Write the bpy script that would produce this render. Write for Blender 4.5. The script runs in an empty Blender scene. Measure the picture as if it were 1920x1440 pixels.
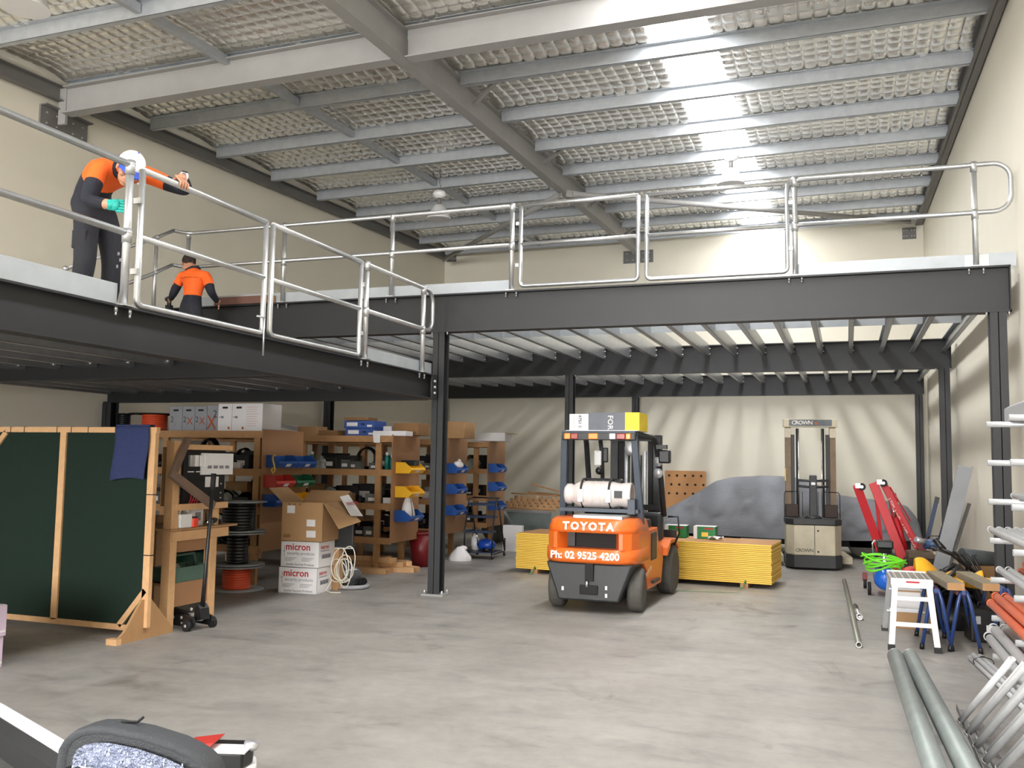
import bpy, math, random
import numpy as np
from mathutils import Vector, Matrix

rnd = random.Random(7)
SC = bpy.context.scene
COL = SC.collection
PI = math.pi

# ---------------------------------------------------------------- camera
def make_camera():
    yaw, pit, roll, f = .3495, .0835, .0156, 1724.8
    fwd = Vector((-math.sin(yaw), math.cos(yaw), 0)); right = Vector((math.cos(yaw), math.sin(yaw), 0)); up = Vector((0, 0, 1))
    f2 = fwd*math.cos(pit) + up*math.sin(pit); u2 = -fwd*math.sin(pit) + up*math.cos(pit)
    r3 = right*math.cos(roll) + u2*math.sin(roll); u3 = -right*math.sin(roll) + u2*math.cos(roll)
    cd = bpy.data.cameras.new('camera'); cd.sensor_width = 36; cd.lens = f*36/1920
    cd.clip_start = .05; cd.clip_end = 200
    o = bpy.data.objects.new('camera', cd); COL.objects.link(o)
    m = Matrix((r3, u3, -f2)).transposed().to_4x4(); m.translation = Vector((0, 0, 1.6))
    o.matrix_world = m
    SC.camera = o
make_camera()

# ---------------------------------------------------------------- light
SKYLIGHT_STRENGTH = 17.0
DOOR_POWER = 2800.0
SC.view_settings.view_transform = 'Standard'
SC.view_settings.look = 'None'
SC.view_settings.gamma = 1.0
SC.view_settings.use_curve_mapping = False
SC.view_settings.exposure = 0.5
w = bpy.data.worlds.new('sky'); SC.world = w; w.use_nodes = True
bg = w.node_tree.nodes['Background']; bg.inputs[0].default_value = (.82, .9, 1, 1); bg.inputs[1].default_value = 1.0
ld = bpy.data.lights.new('doorway_daylight', 'AREA'); ld.shape = 'RECTANGLE'; ld.size = 9.0; ld.size_y = 4.6
ld.energy = DOOR_POWER; ld.color = (1.0, .985, .96)
lo = bpy.data.objects.new('doorway_daylight', ld); COL.objects.link(lo)
lo.location = (-3.9, -14.75, 2.5); lo.rotation_euler = (PI/2, 0, 0)   # in the open roller door, facing into the hall

# ---------------------------------------------------------------- materials
MATS = {}
def rgb(h):
    h = h.lstrip('#'); c = [int(h[i:i+2], 16)/255 for i in (0, 2, 4)]
    return tuple(x/12.92 if x <= .04045 else ((x+.055)/1.055)**2.4 for x in c)
def mat(name, col, rough=.55, metal=0.0, var=.12, scale=6.0, bump=0.0, bscale=40.0, wood=0, spec=.5, emit=0, coat=0, stretch=(1, 1, 1), alpha=1, trans=0):
    if name in MATS: return MATS[name]
    if isinstance(col, str): col = rgb(col)
    m = bpy.data.materials.new(name); m.use_nodes = True
    nt = m.node_tree; N = nt.nodes; L = nt.links
    b = N['Principled BSDF']
    b.inputs['Roughness'].default_value = rough; b.inputs['Metallic'].default_value = metal
    b.inputs['Specular IOR Level'].default_value = spec
    if coat: b.inputs['Coat Weight'].default_value = coat; b.inputs['Coat Roughness'].default_value = .08
    if trans: b.inputs['Transmission Weight'].default_value = trans
    tc = N.new('ShaderNodeTexCoord'); mp = N.new('ShaderNodeMapping'); mp.inputs['Scale'].default_value = stretch
    L.new(tc.outputs['Object'], mp.inputs[0])
    nz = N.new('ShaderNodeTexNoise'); nz.inputs['Scale'].default_value = scale; nz.inputs['Detail'].default_value = 5; nz.inputs['Roughness'].default_value = .6
    L.new(mp.outputs[0], nz.inputs['Vector'])
    src = nz.outputs['Fac']
    if wood:
        wv = N.new('ShaderNodeTexWave'); wv.inputs['Scale'].default_value = wood; wv.inputs['Distortion'].default_value = 4; wv.inputs['Detail'].default_value = 3
        wv.bands_direction = 'DIAGONAL'; L.new(mp.outputs[0], wv.inputs['Vector'])
        mx0 = N.new('ShaderNodeMath'); mx0.operation = 'MULTIPLY_ADD'; mx0.inputs[1].default_value = .45; L.new(wv.outputs['Fac'], mx0.inputs[0])
        ad = N.new('ShaderNodeMath'); ad.operation = 'MULTIPLY'; ad.inputs[1].default_value = .55; L.new(src, ad.inputs[0]); L.new(ad.outputs[0], mx0.inputs[2])
        src = mx0.outputs[0]
    mr = N.new('ShaderNodeMapRange'); mr.inputs[1].default_value = .25; mr.inputs[2].default_value = .75
    mr.inputs[3].default_value = 1-var; mr.inputs[4].default_value = 1+var; L.new(src, mr.inputs[0])
    mx = N.new('ShaderNodeMix'); mx.data_type = 'RGBA'; mx.blend_type = 'MULTIPLY'; mx.inputs[0].default_value = 1
    mx.inputs[6].default_value = (*col, 1); L.new(mr.outputs[0], mx.inputs[7]); L.new(mx.outputs[2], b.inputs['Base Color'])
    if bump:
        n2 = N.new('ShaderNodeTexNoise'); n2.inputs['Scale'].default_value = bscale; n2.inputs['Detail'].default_value = 3; L.new(mp.outputs[0], n2.inputs['Vector'])
        bp = N.new('ShaderNodeBump'); bp.inputs['Strength'].default_value = bump; bp.inputs['Distance'].default_value = .02
        L.new(n2.outputs['Fac'], bp.inputs['Height']); L.new(bp.outputs[0], b.inputs['Normal'])
    if emit:
        b.inputs['Emission Color'].default_value = (*col, 1); b.inputs['Emission Strength'].default_value = emit
    if alpha < 1: b.inputs['Alpha'].default_value = alpha
    MATS[name] = m
    return m

# ---------------------------------------------------------------- mesh builder
def rotz(a): return Matrix.Rotation(a, 3, 'Z')
def frame(d):
    d = Vector(d).normalized(); a = Vector((0, 0, 1)) if abs(d.z) < .95 else Vector((1, 0, 0))
    x = a.cross(d).normalized(); return x, d.cross(x).normalized(), d
class MB:
    def __init__(s): s.v = []; s.f = []; s.mi = []; s.sm = []; s.cur = 0; s.smooth = False
    def mat(s, i): s.cur = i; return s
    def add(s, vs, fs, smooth=None):
        b = len(s.v); s.v.extend([tuple(v) for v in vs])
        for f in fs: s.f.append([i+b for i in f]); s.mi.append(s.cur); s.sm.append(s.smooth if smooth is None else smooth)
        return s
    def box(s, x0, x1, y0, y1, z0, z1, R=None, c=(0, 0, 0)):
        vs = [Vector((x, y, z)) for z in (z0, z1) for y in (y0, y1) for x in (x0, x1)]
        if R is not None: vs = [R @ v + Vector(c) for v in vs]
        elif any(c): vs = [v + Vector(c) for v in vs]
        return s.add(vs, [(0, 2, 3, 1), (4, 5, 7, 6), (0, 1, 5, 4), (2, 6, 7, 3), (0, 4, 6, 2), (1, 3, 7, 5)], False)
    def bar(s, a, b, w, h=None, up=None):
        h = h or w; a = Vector(a); b = Vector(b); d = (b-a).normalized()
        u = Vector(up) if up else (Vector((0, 0, 1)) if abs(d.z) < .95 else Vector((0, 1, 0)))
        x = d.cross(u).normalized(); y = x.cross(d).normalized()
        vs = [p + x*i*w/2 + y*j*h/2 for p in (a, b) for j in (-1, 1) for i in (-1, 1)]
        return s.add(vs, [(0, 2, 3, 1), (4, 5, 7, 6), (0, 1, 5, 4), (2, 6, 7, 3), (0, 4, 6, 2), (1, 3, 7, 5)], False)
    def prism(s, poly, axis, a, b, smooth=False):
        n = len(poly)
        def pt(p, t): return {'X': (t, p[0], p[1]), 'Y': (p[0], t, p[1]), 'Z': (p[0], p[1], t)}[axis]
        vs = [pt(p, a) for p in poly] + [pt(p, b) for p in poly]
        s.add(vs, [tuple(range(n))[::-1], tuple(range(n, 2*n))], False)
        base = len(s.v)-2*n
        for i in range(n):
            j = (i+1) % n; s.f.append([base+i, base+j, base+n+j, base+n+i]); s.mi.append(s.cur); s.sm.append(smooth)
        return s
    def tube(s, pts, r, n=8, closed=False, caps=True):
        P = [Vector(p) for p in pts]; m = len(P); rs = r if isinstance(r, (list, tuple)) else [r]*m
        T = []
        for i in range(m):
            if closed: t = P[(i+1) % m]-P[i-1]
            elif i == 0: t = P[1]-P[0]
            elif i == m-1: t = P[-1]-P[-2]
            else: t = (P[i+1]-P[i]).normalized() + (P[i]-P[i-1]).normalized()
            T.append(t.normalized() if t.length > 1e-9 else Vector((0, 0, 1)))
        x, y, _ = frame(T[0]); vs = []
        for i in range(m):
            if i:
                x = (x - T[i]*x.dot(T[i]))
                x = x.normalized() if x.length > 1e-6 else frame(T[i])[0]
            y = T[i].cross(x)
            for k in range(n):
                a = 2*PI*k/n; vs.append(P[i] + (x*math.cos(a) + y*math.sin(a))*rs[i])
        fs = []
        for i in range(m if closed else m-1):
            i2 = (i+1) % m
            for k in range(n): fs.append((i*n+k, i*n+(k+1) % n, i2*n+(k+1) % n, i2*n+k))
        s.add(vs, fs, True)
        if caps and not closed:
            b = len(s.v)-m*n
            for ring, rev in ((0, True), (m-1, False)):
                f = [b+ring*n+k for k in range(n)]; s.f.append(f[::-1] if rev else f); s.mi.append(s.cur); s.sm.append(False)
        return s
    def pipe(s, a, b, ro, ri, n=14):       # an open tube with a wall
        a = Vector(a); b = Vector(b); x, y, d = frame(b-a); vs = []
        for p, r in ((a, ro), (b, ro), (b, ri), (a, ri)):
            vs += [p+(x*math.cos(2*PI*k/n)+y*math.sin(2*PI*k/n))*r for k in range(n)]
        fs = []
        for q in range(4):
            for k in range(n): fs.append((q*n+k, q*n+(k+1) % n, ((q+1) % 4)*n+(k+1) % n, ((q+1) % 4)*n+k))
        return s.add(vs, fs, True)
    def cyl(s, a, b, r, n=16, r2=None): return s.tube([a, b], [r, r if r2 is None else r2], n)
    def lathe(s, prof, c=(0, 0, 0), axis=(0, 0, 1), n=20, smooth=True):
        x, y, d = frame(axis); c = Vector(c); vs = []
        for r, h in prof: vs += [c+d*h+(x*math.cos(2*PI*k/n)+y*math.sin(2*PI*k/n))*r for k in range(n)]
        fs = []
        for i in range(len(prof)-1):
            for k in range(n): fs.append((i*n+k, i*n+(k+1) % n, (i+1)*n+(k+1) % n, (i+1)*n+k))
        s.add(vs, fs, smooth)
        b = len(s.v)-len(prof)*n
        for ring, rev in ((0, True), (len(prof)-1, False)):
            if prof[ring][0] > 1e-5:
                f = [b+ring*n+k for k in range(n)]; s.f.append(f[::-1] if rev else f); s.mi.append(s.cur); s.sm.append(False)
        return s
    def ball(s, c, r, n=10, sc=(1, 1, 1), R=None):
        m = max(4, n//2); vs = []
        for i in range(m+1):
            t = PI*i/m
            for k in range(n):
                q = Vector((math.sin(t)*math.cos(2*PI*k/n)*sc[0], math.sin(t)*math.sin(2*PI*k/n)*sc[1], math.cos(t)*sc[2]))*r
                vs.append((R @ q if R is not None else q)+Vector(c))
        fs = [(i*n+k, (i+1)*n+k, (i+1)*n+(k+1) % n, i*n+(k+1) % n) for i in range(m) for k in range(n)]
        return s.add(vs, fs, True)
    def grid(s, fn, nu, nv, smooth=True):
        vs = [fn(i/nu, j/nv) for j in range(nv+1) for i in range(nu+1)]
        return s.add(vs, [(j*(nu+1)+i, j*(nu+1)+i+1, (j+1)*(nu+1)+i+1, (j+1)*(nu+1)+i) for j in range(nv) for i in range(nu)], smooth)
    def build(s, name, mats, parent=None, bevel=0, sub=0, solid=0, loc=None, rz=None):
        me = bpy.data.meshes.new(name); me.from_pydata(s.v, [], s.f)
        if not isinstance(mats, (list, tuple)): mats = [mats]
        for m in mats: me.materials.append(m)
        me.polygons.foreach_set('material_index', s.mi); me.polygons.foreach_set('use_smooth', s.sm)
        me.validate(); me.update()
        o = bpy.data.objects.new(name, me); COL.objects.link(o)
        if parent is not None: o.parent = parent
        if loc is not None: o.location = loc
        if rz is not None: o.rotation_euler = (0, 0, rz)
        if solid: md = o.modifiers.new('thick', 'SOLIDIFY'); md.thickness = solid; md.offset = 0
        if sub: md = o.modifiers.new('sub', 'SUBSURF'); md.levels = sub; md.render_levels = sub
        if bevel: md = o.modifiers.new('bevel', 'BEVEL'); md.width = bevel; md.segments = 2; md.limit_method = 'ANGLE'; md.angle_limit = .6
        return o
def arc(c, u, v, r, a0, a1, n=8):
    c = Vector(c); u = Vector(u); v = Vector(v)
    return [c+(u*math.cos(a0+(a1-a0)*i/n)+v*math.sin(a0+(a1-a0)*i/n))*r for i in range(n+1)]
def rrect(w, h, r, n=4, cx=0, cy=0):
    out = []
    for sx, sy, a in ((1, 1, 0), (-1, 1, PI/2), (-1, -1, PI), (1, -1, 3*PI/2)):
        out += [(cx+sx*(w/2-r)+r*math.cos(a+PI/2*i/n), cy+sy*(h/2-r)+r*math.sin(a+PI/2*i/n)) for i in range(n+1)]
    return out
def tag(o, label=None, cat=None, group=None, kind=None):
    if label: o['label'] = label
    if cat: o['category'] = cat
    if group: o['group'] = group
    if kind: o['kind'] = kind
    return o
def thing(name, label, cat, loc=(0, 0, 0), rz=0, group=None):
    o = bpy.data.objects.new(name, None); COL.objects.link(o); o.empty_display_size = .1
    o.location = loc; o.rotation_euler = (0, 0, rz)
    return tag(o, label, cat, group)
def struct(o): o['kind'] = 'structure'; return o
def copy_tree(o, parent=None):
    c = o.copy(); COL.objects.link(c); c.parent = parent
    for ch in list(o.children): copy_tree(ch, c)
    return c
def text(s, parent, m, o, right, up, size, depth=.002, name='lettering', shear=0, align='LEFT', spacing=1.0, sx=1.0, bold=0):
    cu = bpy.data.curves.new(name, 'FONT'); cu.body = s; cu.size = size; cu.extrude = depth; cu.shear = shear; cu.align_x = align
    cu.space_character = spacing; cu.resolution_u = 2; cu.offset = bold
    t = bpy.data.objects.new(name, cu); COL.objects.link(t)
    dg = bpy.context.evaluated_depsgraph_get(); me = bpy.data.meshes.new_from_object(t.evaluated_get(dg))
    bpy.data.objects.remove(t); bpy.data.curves.remove(cu)
    me.name = name; me.materials.clear(); me.materials.append(m)
    ob = bpy.data.objects.new(name, me); COL.objects.link(ob)
    r = Vector(right).normalized(); u = Vector(up).normalized(); n = r.cross(u)
    mm = Matrix((r*sx, u, n)).transposed().to_4x4(); mm.translation = Vector(o)
    ob.parent = parent; ob.matrix_local = mm
    return ob

# material library
m_steel = mat('black painted steel', '#232427', .5, 0, .1, 3)
m_galv = mat('galvanised steel', (.62, .64, .66), .42, .75, .12, 14)
m_galvpipe = mat('galvanised tube', (.54, .55, .56), .36, .8, .12, 9)
m_galvflat = mat('galvanised toe board', (.42, .45, .48), .5, .3, .08, 5)
m_wall = mat('cream painted wall', (.80, .76, .655), .75, 0, .025, 1.3, .05, 60)
m_greysteel = mat('grey primed roof steel', (.33, .325, .32), .55, 0, .06, 3)
m_darkgrey = mat('dark grey steel', (.17, .165, .16), .55, 0, .08, 4)
m_timber = mat('pine timber', '#b0855a', .65, 0, .12, 5, .1, 30, stretch=(3, 3, 3))
m_pine = mat('pale pine timber', '#d0a578', .62, 0, .1, 5, .1, 30, stretch=(3, 3, 3))
m_mdf = mat('brown hardboard', '#9c7350', .6, 0, .07, 2)
m_ply = mat('plywood', '#a98259', .65, 0, .1, 4, 0, 30, stretch=(4, 4, 1.5))
m_card = mat('brown cardboard', '#ad8860', .8, 0, .06, 3)
m_cardk = mat('dark cardboard', '#8a6742', .8, 0, .06, 3)
m_white = mat('white card', '#e4e2e4', .7, 0, .03, 3)
m_whitep = mat('white plastic', '#e8e8ea', .35, 0, .03, 3)
m_black = mat('black plastic', '#17181a', .4, 0, .12, 8)
m_blackm = mat('matt black', '#131315', .7, 0, .1, 8)
m_rubber = mat('tyre rubber', '#55534f', .8, 0, .15, 10, .2, 50)
m_orange = mat('orange machine paint', '#dd6a22', .38, 0, .06, 4, coat=.2)
m_red = mat('red paint', '#c21d28', .5, 0, .07, 5)
m_blue = mat('blue plastic bin', '#1e4f9c', .42, 0, .06, 6)
m_yellow = mat('yellow plastic bin', '#ecb322', .42, 0, .06, 6)
m_redbin = mat('red plastic bin', '#b02c24', .42, 0, .06, 6)
m_greenbin = mat('green plastic bin', '#175a3c', .42, 0, .06, 6)
m_chrome = mat('chrome', (.8, .8, .8), .15, 1, .02, 3)
m_greymetal = mat('grey aluminium', (.55, .56, .58), .4, .6, .08, 6)
# ================================================================ the hall
XWL, XWR, YB, YF = -9.72, 1.62, 21.45, -15.0
def zr(X, Y): return 6.34 + .042*(Y-10.46) + .006*(X+9.3)       # underside of the purlins

def floor_material():
    m = bpy.data.materials.new('burnished concrete floor'); m.use_nodes = True; nt = m.node_tree; N = nt.nodes; L = nt.links
    b = N['Principled BSDF']; tc = N.new('ShaderNodeTexCoord')
    def noise(sc, det, st=(1, 1, 1), dist=0, rot=0):
        mp = N.new('ShaderNodeMapping'); mp.inputs['Scale'].default_value = st; mp.inputs['Rotation'].default_value = (0, 0, rot); L.new(tc.outputs['Object'], mp.inputs[0])
        n = N.new('ShaderNodeTexNoise'); n.inputs['Scale'].default_value = sc; n.inputs['Detail'].default_value = det; n.inputs['Distortion'].default_value = dist
        n.inputs['Roughness'].default_value = .62
        L.new(mp.outputs[0], n.inputs['Vector']); return n.outputs['Fac']
    def ramp(src, stops):
        r = N.new('ShaderNodeValToRGB'); L.new(src, r.inputs[0]); e = r.color_ramp.elements
        while len(e) < len(stops): e.new(.5)
        for el, (p, c) in zip(e, stops): el.position = p; el.color = (*c, 1)
        return r.outputs['Color']
    def mul(a, c):
        x = N.new('ShaderNodeMix'); x.data_type = 'RGBA'; x.blend_type = 'MULTIPLY'; x.inputs[0].default_value = 1
        L.new(a, x.inputs[6]); L.new(c, x.inputs[7]); return x.outputs[2]
    base = ramp(noise(.55, 6, dist=.6), [(.3, (.25, .238, .224)), (.5, (.305, .291, .274)), (.72, (.355, .34, .32))])
    st = ramp(noise(1.3, 5, (1, 2.6, 1), .5, .5), [(.30, (.74, .74, .74)), (.45, (.97, .97, .97)), (.62, (1.04, 1.03, 1.02))])
    dark = ramp(noise(.9, 4, (1.6, 1, 1), .9, .2), [(.27, (.62, .61, .6)), (.38, (1, 1, 1)), (1, (1, 1, 1))])
    fine = ramp(noise(9, 4), [(.3, (.92, .92, .92)), (.7, (1.06, 1.06, 1.06))])
    c = mul(mul(mul(base, st), dark), fine); L.new(c, b.inputs['Base Color'])
    rr = N.new('ShaderNodeMapRange'); rr.inputs[1].default_value = .3; rr.inputs[2].default_value = .7; rr.inputs[3].default_value = .38; rr.inputs[4].default_value = .62
    L.new(noise(2.1, 4), rr.inputs[0]); L.new(rr.outputs[0], b.inputs['Roughness'])
    return m
m_floor = floor_material()
struct(MB().box(XWL-.2, XWR+.2, YF-8, YB+.2, -.12, 0).build('floor', m_floor))
wl = struct(MB().box(XWL-.18, XWL, YF, YB+.18, 0, 7.4).build('wall_left', m_wall))
struct(MB().box(XWR, XWR+.18, YF, YB+.18, 0, 7.4).build('wall_right', m_wall))
struct(MB().box(XWL, XWR, YB, YB+.18, 0, 7.4).build('wall_back', m_wall))
wf = MB(); wf.box(XWL, -8.4, YF-.18, YF, 0, 7.4); wf.box(.6, XWR, YF-.18, YF, 0, 7.4); wf.box(-8.4, .6, YF-.18, YF, 4.8, 7.4)
struct(wf.build('wall_front', m_wall))

# --- roof: insulation quilts under wire, purlins, bridging, skylight
m_foil = bpy.data.materials.new('foil faced insulation'); m_foil.use_nodes = True
def foil(m):
    nt = m.node_tree; N = nt.nodes; L = nt.links; b = N['Principled BSDF']
    b.inputs['Base Color'].default_value = (.90, .88, .83, 1); b.inputs['Metallic'].default_value = .85; b.inputs['Roughness'].default_value = .25
    tc = N.new('ShaderNodeTexCoord'); mp = N.new('ShaderNodeMapping'); mp.inputs['Scale'].default_value = (1.6, 1, 1); L.new(tc.outputs['Object'], mp.inputs[0])
    n = N.new('ShaderNodeTexNoise'); n.inputs['Scale'].default_value = 5; n.inputs['Detail'].default_value = 3; n.inputs['Distortion'].default_value = .8; L.new(mp.outputs[0], n.inputs['Vector'])
    bp = N.new('ShaderNodeBump'); bp.inputs['Strength'].default_value = .12; bp.inputs['Distance'].default_value = .02; L.new(n.outputs['Fac'], bp.inputs['Height'])
    r = N.new('ShaderNodeMapRange'); r.inputs[1].default_value = .3; r.inputs[2].default_value = .7; r.inputs[3].default_value = .24; r.inputs[4].default_value = .38
    L.new(n.outputs['Fac'], r.inputs[0]); L.new(r.outputs[0], b.inputs['Roughness'])
foil(m_foil)
m_sky = mat('backlit skylight sheet', (1, 1, 1), .5, 0, 0, 3, emit=SKYLIGHT_STRENGTH)
m_purlin = mat('galvanised purlin', (.50, .53, .57), .48, .55, .1, 10)
m_wire = mat('safety mesh wire', (.25, .24, .22), .5, .6, .05, 4)

PUR = [10.46+1.5*k for k in range(-16, 8)]
SKX = (-2.12, -1.42)
ceil = struct(MB().box(XWL-.18, XWR+.18, YF-.18, YB+.18, 7.4, 7.5).build('ceiling', mat('roof sheeting', (.5, .5, .5), .6, 0, .05)))
def quilt(x0, x1, y0, y1, fine=True, name='insulation_panel'):
    cx, cy = .158, .185
    nx = max(1, round((x1-x0)/cx)); ny = max(1, round((y1-y0)/cy)); k = 4 if fine else 1
    rr_ = np.random.RandomState(int((x0+20)*100+(y0+20)*1000) % 99991)
    fr = np.array([0, .05, .13, .3, .5, .7, .87, .95]) if fine else np.array([0.])
    fv = np.array([0, .08, .3, .7, .92]) if fine else np.array([0.])
    U, V = np.meshgrid(np.append((np.arange(nx)[:, None]+fr).ravel(), nx), np.append((np.arange(ny)[:, None]+fv).ravel(), ny))
    X = x0+U*(x1-x0)/nx; Y = y0+V*(y1-y0)/ny
    amp = .009+.004*rr_.rand(ny+1, nx+1)
    A = amp[np.minimum(V.astype(int), ny), np.minimum(U.astype(int), nx)]
    fu = np.abs(U-np.round(U)); fv_ = np.abs(V-np.round(V))
    pil = 2.2*(1-np.exp(-fu/.045))*(1-.55*np.exp(-fv_/.08))+.5*np.sin(PI*np.minimum(fu*2, 1)/2)*np.sin(PI*np.minimum(fv_*2, 1)/2)
    q_ = np.clip((Y-y0)/(y1-y0), 0, 1); edge = np.clip((q_-.68)/.32, 0, 1)**2
    Z = 6.34+.042*(Y-10.46)+.006*(X+9.3)+.24 - A*pil*(1 if fine else 0) - .06*edge - .008*np.sin(X*2.3+Y*1.7)*np.sin(Y*3.1-X*.7)
    w = X.shape[1]; h = X.shape[0]
    idx = np.arange(w*h).reshape(h, w)
    q = np.stack([idx[:-1, :-1], idx[1:, :-1], idx[1:, 1:], idx[:-1, 1:]], -1).reshape(-1, 4)
    me = bpy.data.meshes.new(name); n = len(q)
    me.vertices.add(w*h); me.vertices.foreach_set('co', np.stack([X, Y, Z], -1).astype('f4').ravel())
    me.loops.add(n*4); me.loops.foreach_set('vertex_index', q.astype('i4').ravel())
    me.polygons.add(n); me.polygons.foreach_set('loop_start', (np.arange(n)*4).astype('i4')); me.polygons.foreach_set('loop_total', np.full(n, 4, 'i4'))
    me.polygons.foreach_set('use_smooth', np.ones(n, bool)); me.update(); me.validate()
    me.materials.append(m_foil)
    o = bpy.data.objects.new(name, me); COL.objects.link(o); o.parent = ceil
    return o
ADDED_SKX = (-7.75, -7.1)                                          # added skylight, out of view over the left bay, to brighten the left wall
ys = [YF]+PUR+[YB]
for a, b in zip(ys[:-1], ys[1:]):
    if b-a < .1: continue
    if b < 3: quilt(-9.55, ADDED_SKX[0], a, b, False); quilt(ADDED_SKX[1], SKX[0], a, b, False)
    else: quilt(-9.55, SKX[0], a, b, a > 4.4)
    quilt(SKX[1], 1.5, a, b, a > 4.4)
for y in PUR:                                                    # Z purlins, web towards the door
    for x0, x1 in ((-9.5, -4.72), (-4.58, 1.5)):
        m = MB()
        for (p0, p1) in (((0, 0), (.003, .2)),):
            m.add([(x0, y, zr(x0, y)), (x1, y, zr(x1, y)), (x1, y, zr(x1, y)+.16), (x0, y, zr(x0, y)+.16), (x0, y+.004, zr(x0, y)), (x1, y+.004, zr(x1, y)), (x1, y+.004, zr(x1, y)+.16), (x0, y+.004, zr(x0, y)+.16)],
                  [(0, 1, 2, 3), (5, 4, 7, 6), (0, 4, 5, 1), (3, 2, 6, 7)])
        for dy, zz in ((.07, 0), (-.07, .156)):                  # flanges with lips
            a_, b_ = (y, y+dy) if dy > 0 else (y+dy, y)
            m.add([(x0, a_, zr(x0, y)+zz), (x1, a_, zr(x1, y)+zz), (x1, b_, zr(x1, y)+zz), (x0, b_, zr(x0, y)+zz), (x0, a_, zr(x0, y)+zz+.004), (x1, a_, zr(x1, y)+zz+.004), (x1, b_, zr(x1, y)+zz+.004), (x0, b_, zr(x0, y)+zz+.004)],
                  [(3, 2, 1, 0), (4, 5, 6, 7), (0, 1, 5, 4), (2, 3, 7, 6)])
        m.build('purlin', m_purlin, ceil)
for i in range(len(PUR)-1):                                      # bridging between purlins in the left bay
    y0, y1 = PUR[i], PUR[i+1]
    if y0 < 4 : continue
    MB().bar((-7.0, y0+.01, zr(-7, y0)+.09), (-7.0, y1-.01, zr(-7, y1)+.09), .07, .1).build('bridging', m_purlin, ceil)
sk = MB()
for i in range(len(PUR)):
    y0 = PUR[i]; y1 = PUR[i+1] if i+1 < len(PUR) else YB
    if y0 < -7: continue
    sk.add([(SKX[0], y0, zr(SKX[0], y0)+.38), (SKX[1], y0, zr(SKX[1], y0)+.38), (SKX[1], y1, zr(SKX[1], y1)+.38), (SKX[0], y1, zr(SKX[0], y1)+.38)], [(0, 3, 2, 1)])
so = struct(sk.build('window_1', m_sky)); so['label'] = 'long translucent skylight sheet glowing white between the purlins'
added_sk = MB()  # glowing sheet added out of view to lift the light on the left wall
for y0, y1 in zip(PUR[:-1], PUR[1:]):
    if y1 < 3: added_sk.add([(ADDED_SKX[0], y0, zr(ADDED_SKX[0], y0)+.38), (ADDED_SKX[1], y0, zr(ADDED_SKX[1], y0)+.38), (ADDED_SKX[1], y1, zr(ADDED_SKX[1], y1)+.38), (ADDED_SKX[0], y1, zr(ADDED_SKX[0], y1)+.38)], [(0, 3, 2, 1)])
struct(added_sk.build('added_skylight', m_sky))['label'] = 'added out-of-view skylight sheet over the front of the left bay, brightening the left wall'
for x in SKX:                                                    # turned-up foil edges along the skylight
    MB().bar((x, -2, zr(x, -2)+.33), (x, YB, zr(x, YB)+.33), .012, .1).build('skylight_edge', mat('skylight edge trim', (.75, .72, .63), .5), so)

# eaves channels along the side walls
e = MB()
for (y0, y1) in ((YF, YB-.02),):
    z0, z1 = 6.14+.042*(y0-7.93), 6.14+.042*(y1-7.93)
    for (dx0, dx1, h0, h1) in ((0, .012, 0, .2), (0, .09, 0, .012), (0, .09, .188, .2)):
        e.add([(XWL+.1+dx0, y0, z0+h0), (XWL+.1+dx1, y0, z0+h0), (XWL+.1+dx1, y1, z1+h0), (XWL+.1+dx0, y1, z1+h0), (XWL+.1+dx0, y0, z0+h1), (XWL+.1+dx1, y0, z0+h1), (XWL+.1+dx1, y1, z1+h1), (XWL+.1+dx0, y1, z1+h1)],
              [(0, 1, 2, 3), (7, 6, 5, 4), (0, 4, 5, 1), (3, 2, 6, 7), (1, 5, 6, 2), (0, 3, 7, 4)])
struct(e.build('trim_1', m_darkgrey))['label'] = 'dark steel channel along the top of the left wall'
e = MB()
y0, y1 = YF, YB-.02
for (xa, xb, h0, h1) in ((1.46, 1.6, -.03, -.018), (1.5, 1.515, -.03, .2), (1.46, 1.6, .19, .2)):
    e.add([(x, y, zr(1.5, y)+h) for h in (h0, h1) for y in (y0, y1) for x in (xa, xb)], [(0, 2, 3, 1), (4, 5, 7, 6), (0, 1, 5, 4), (2, 6, 7, 3), (0, 4, 6, 2), (1, 3, 7, 5)])
struct(e.build('trim_2', m_darkgrey))['label'] = 'dark steel channel along the top of the right wall'

def ibeam(m, a, b, d, bw, tf=.014, tw=.01, up=(0, 0, 1)):
    """I-section from a to b; a, b on the underside centre line; d deep, bw wide"""
    a = Vector(a); b = Vector(b); u = Vector(up)
    m.bar(a+u*tf/2, b+u*tf/2, bw, tf, up); m.bar(a+u*(d-tf/2), b+u*(d-tf/2), bw, tf, up); m.bar(a+u*d/2, b+u*d/2, tw, d-2*tf, up)
    return m
t = thing('roof_beam', 'grey transverse roof beam running across the hall under the foil ceiling', 'beam', (-4, 8.95, 6.0))
ibeam(MB(), (-5.5, 0, .0), (-.735, 0, .06), .36, .17).build('beam_section', m_greysteel, t)
ibeam(MB(), (-.565, 0, .06), (5.45, 0, .12), .36, .17).build('beam_section', m_greysteel, t)
MB().box(-5.62, -5.5, -.02, .02, -.12, .36).build('end_plate', m_greysteel, t)
t = thing('rafter', 'grey steel rafter running lengthways down the middle of the roof', 'beam', (-4.65, 14, 6.06))
z_ = lambda y: .042*(y-8.95)
ibeam(MB(), (0, YF-13.9, z_(YF)), (0, YB-14.06, z_(YB)), .36, .15).build('beam_section', m_greysteel, t)
for y in (10.9, 13.9, 16.9, 19.8):
    MB().bar((.05, y+.1-14, z_(y)+.2), (.66, y-.42-14, z_(y)+.33), .05, .05).build('fly_brace', m_greysteel, t)
bolt = mat('bolt', (.5, .5, .5), .4, .7)
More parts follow.
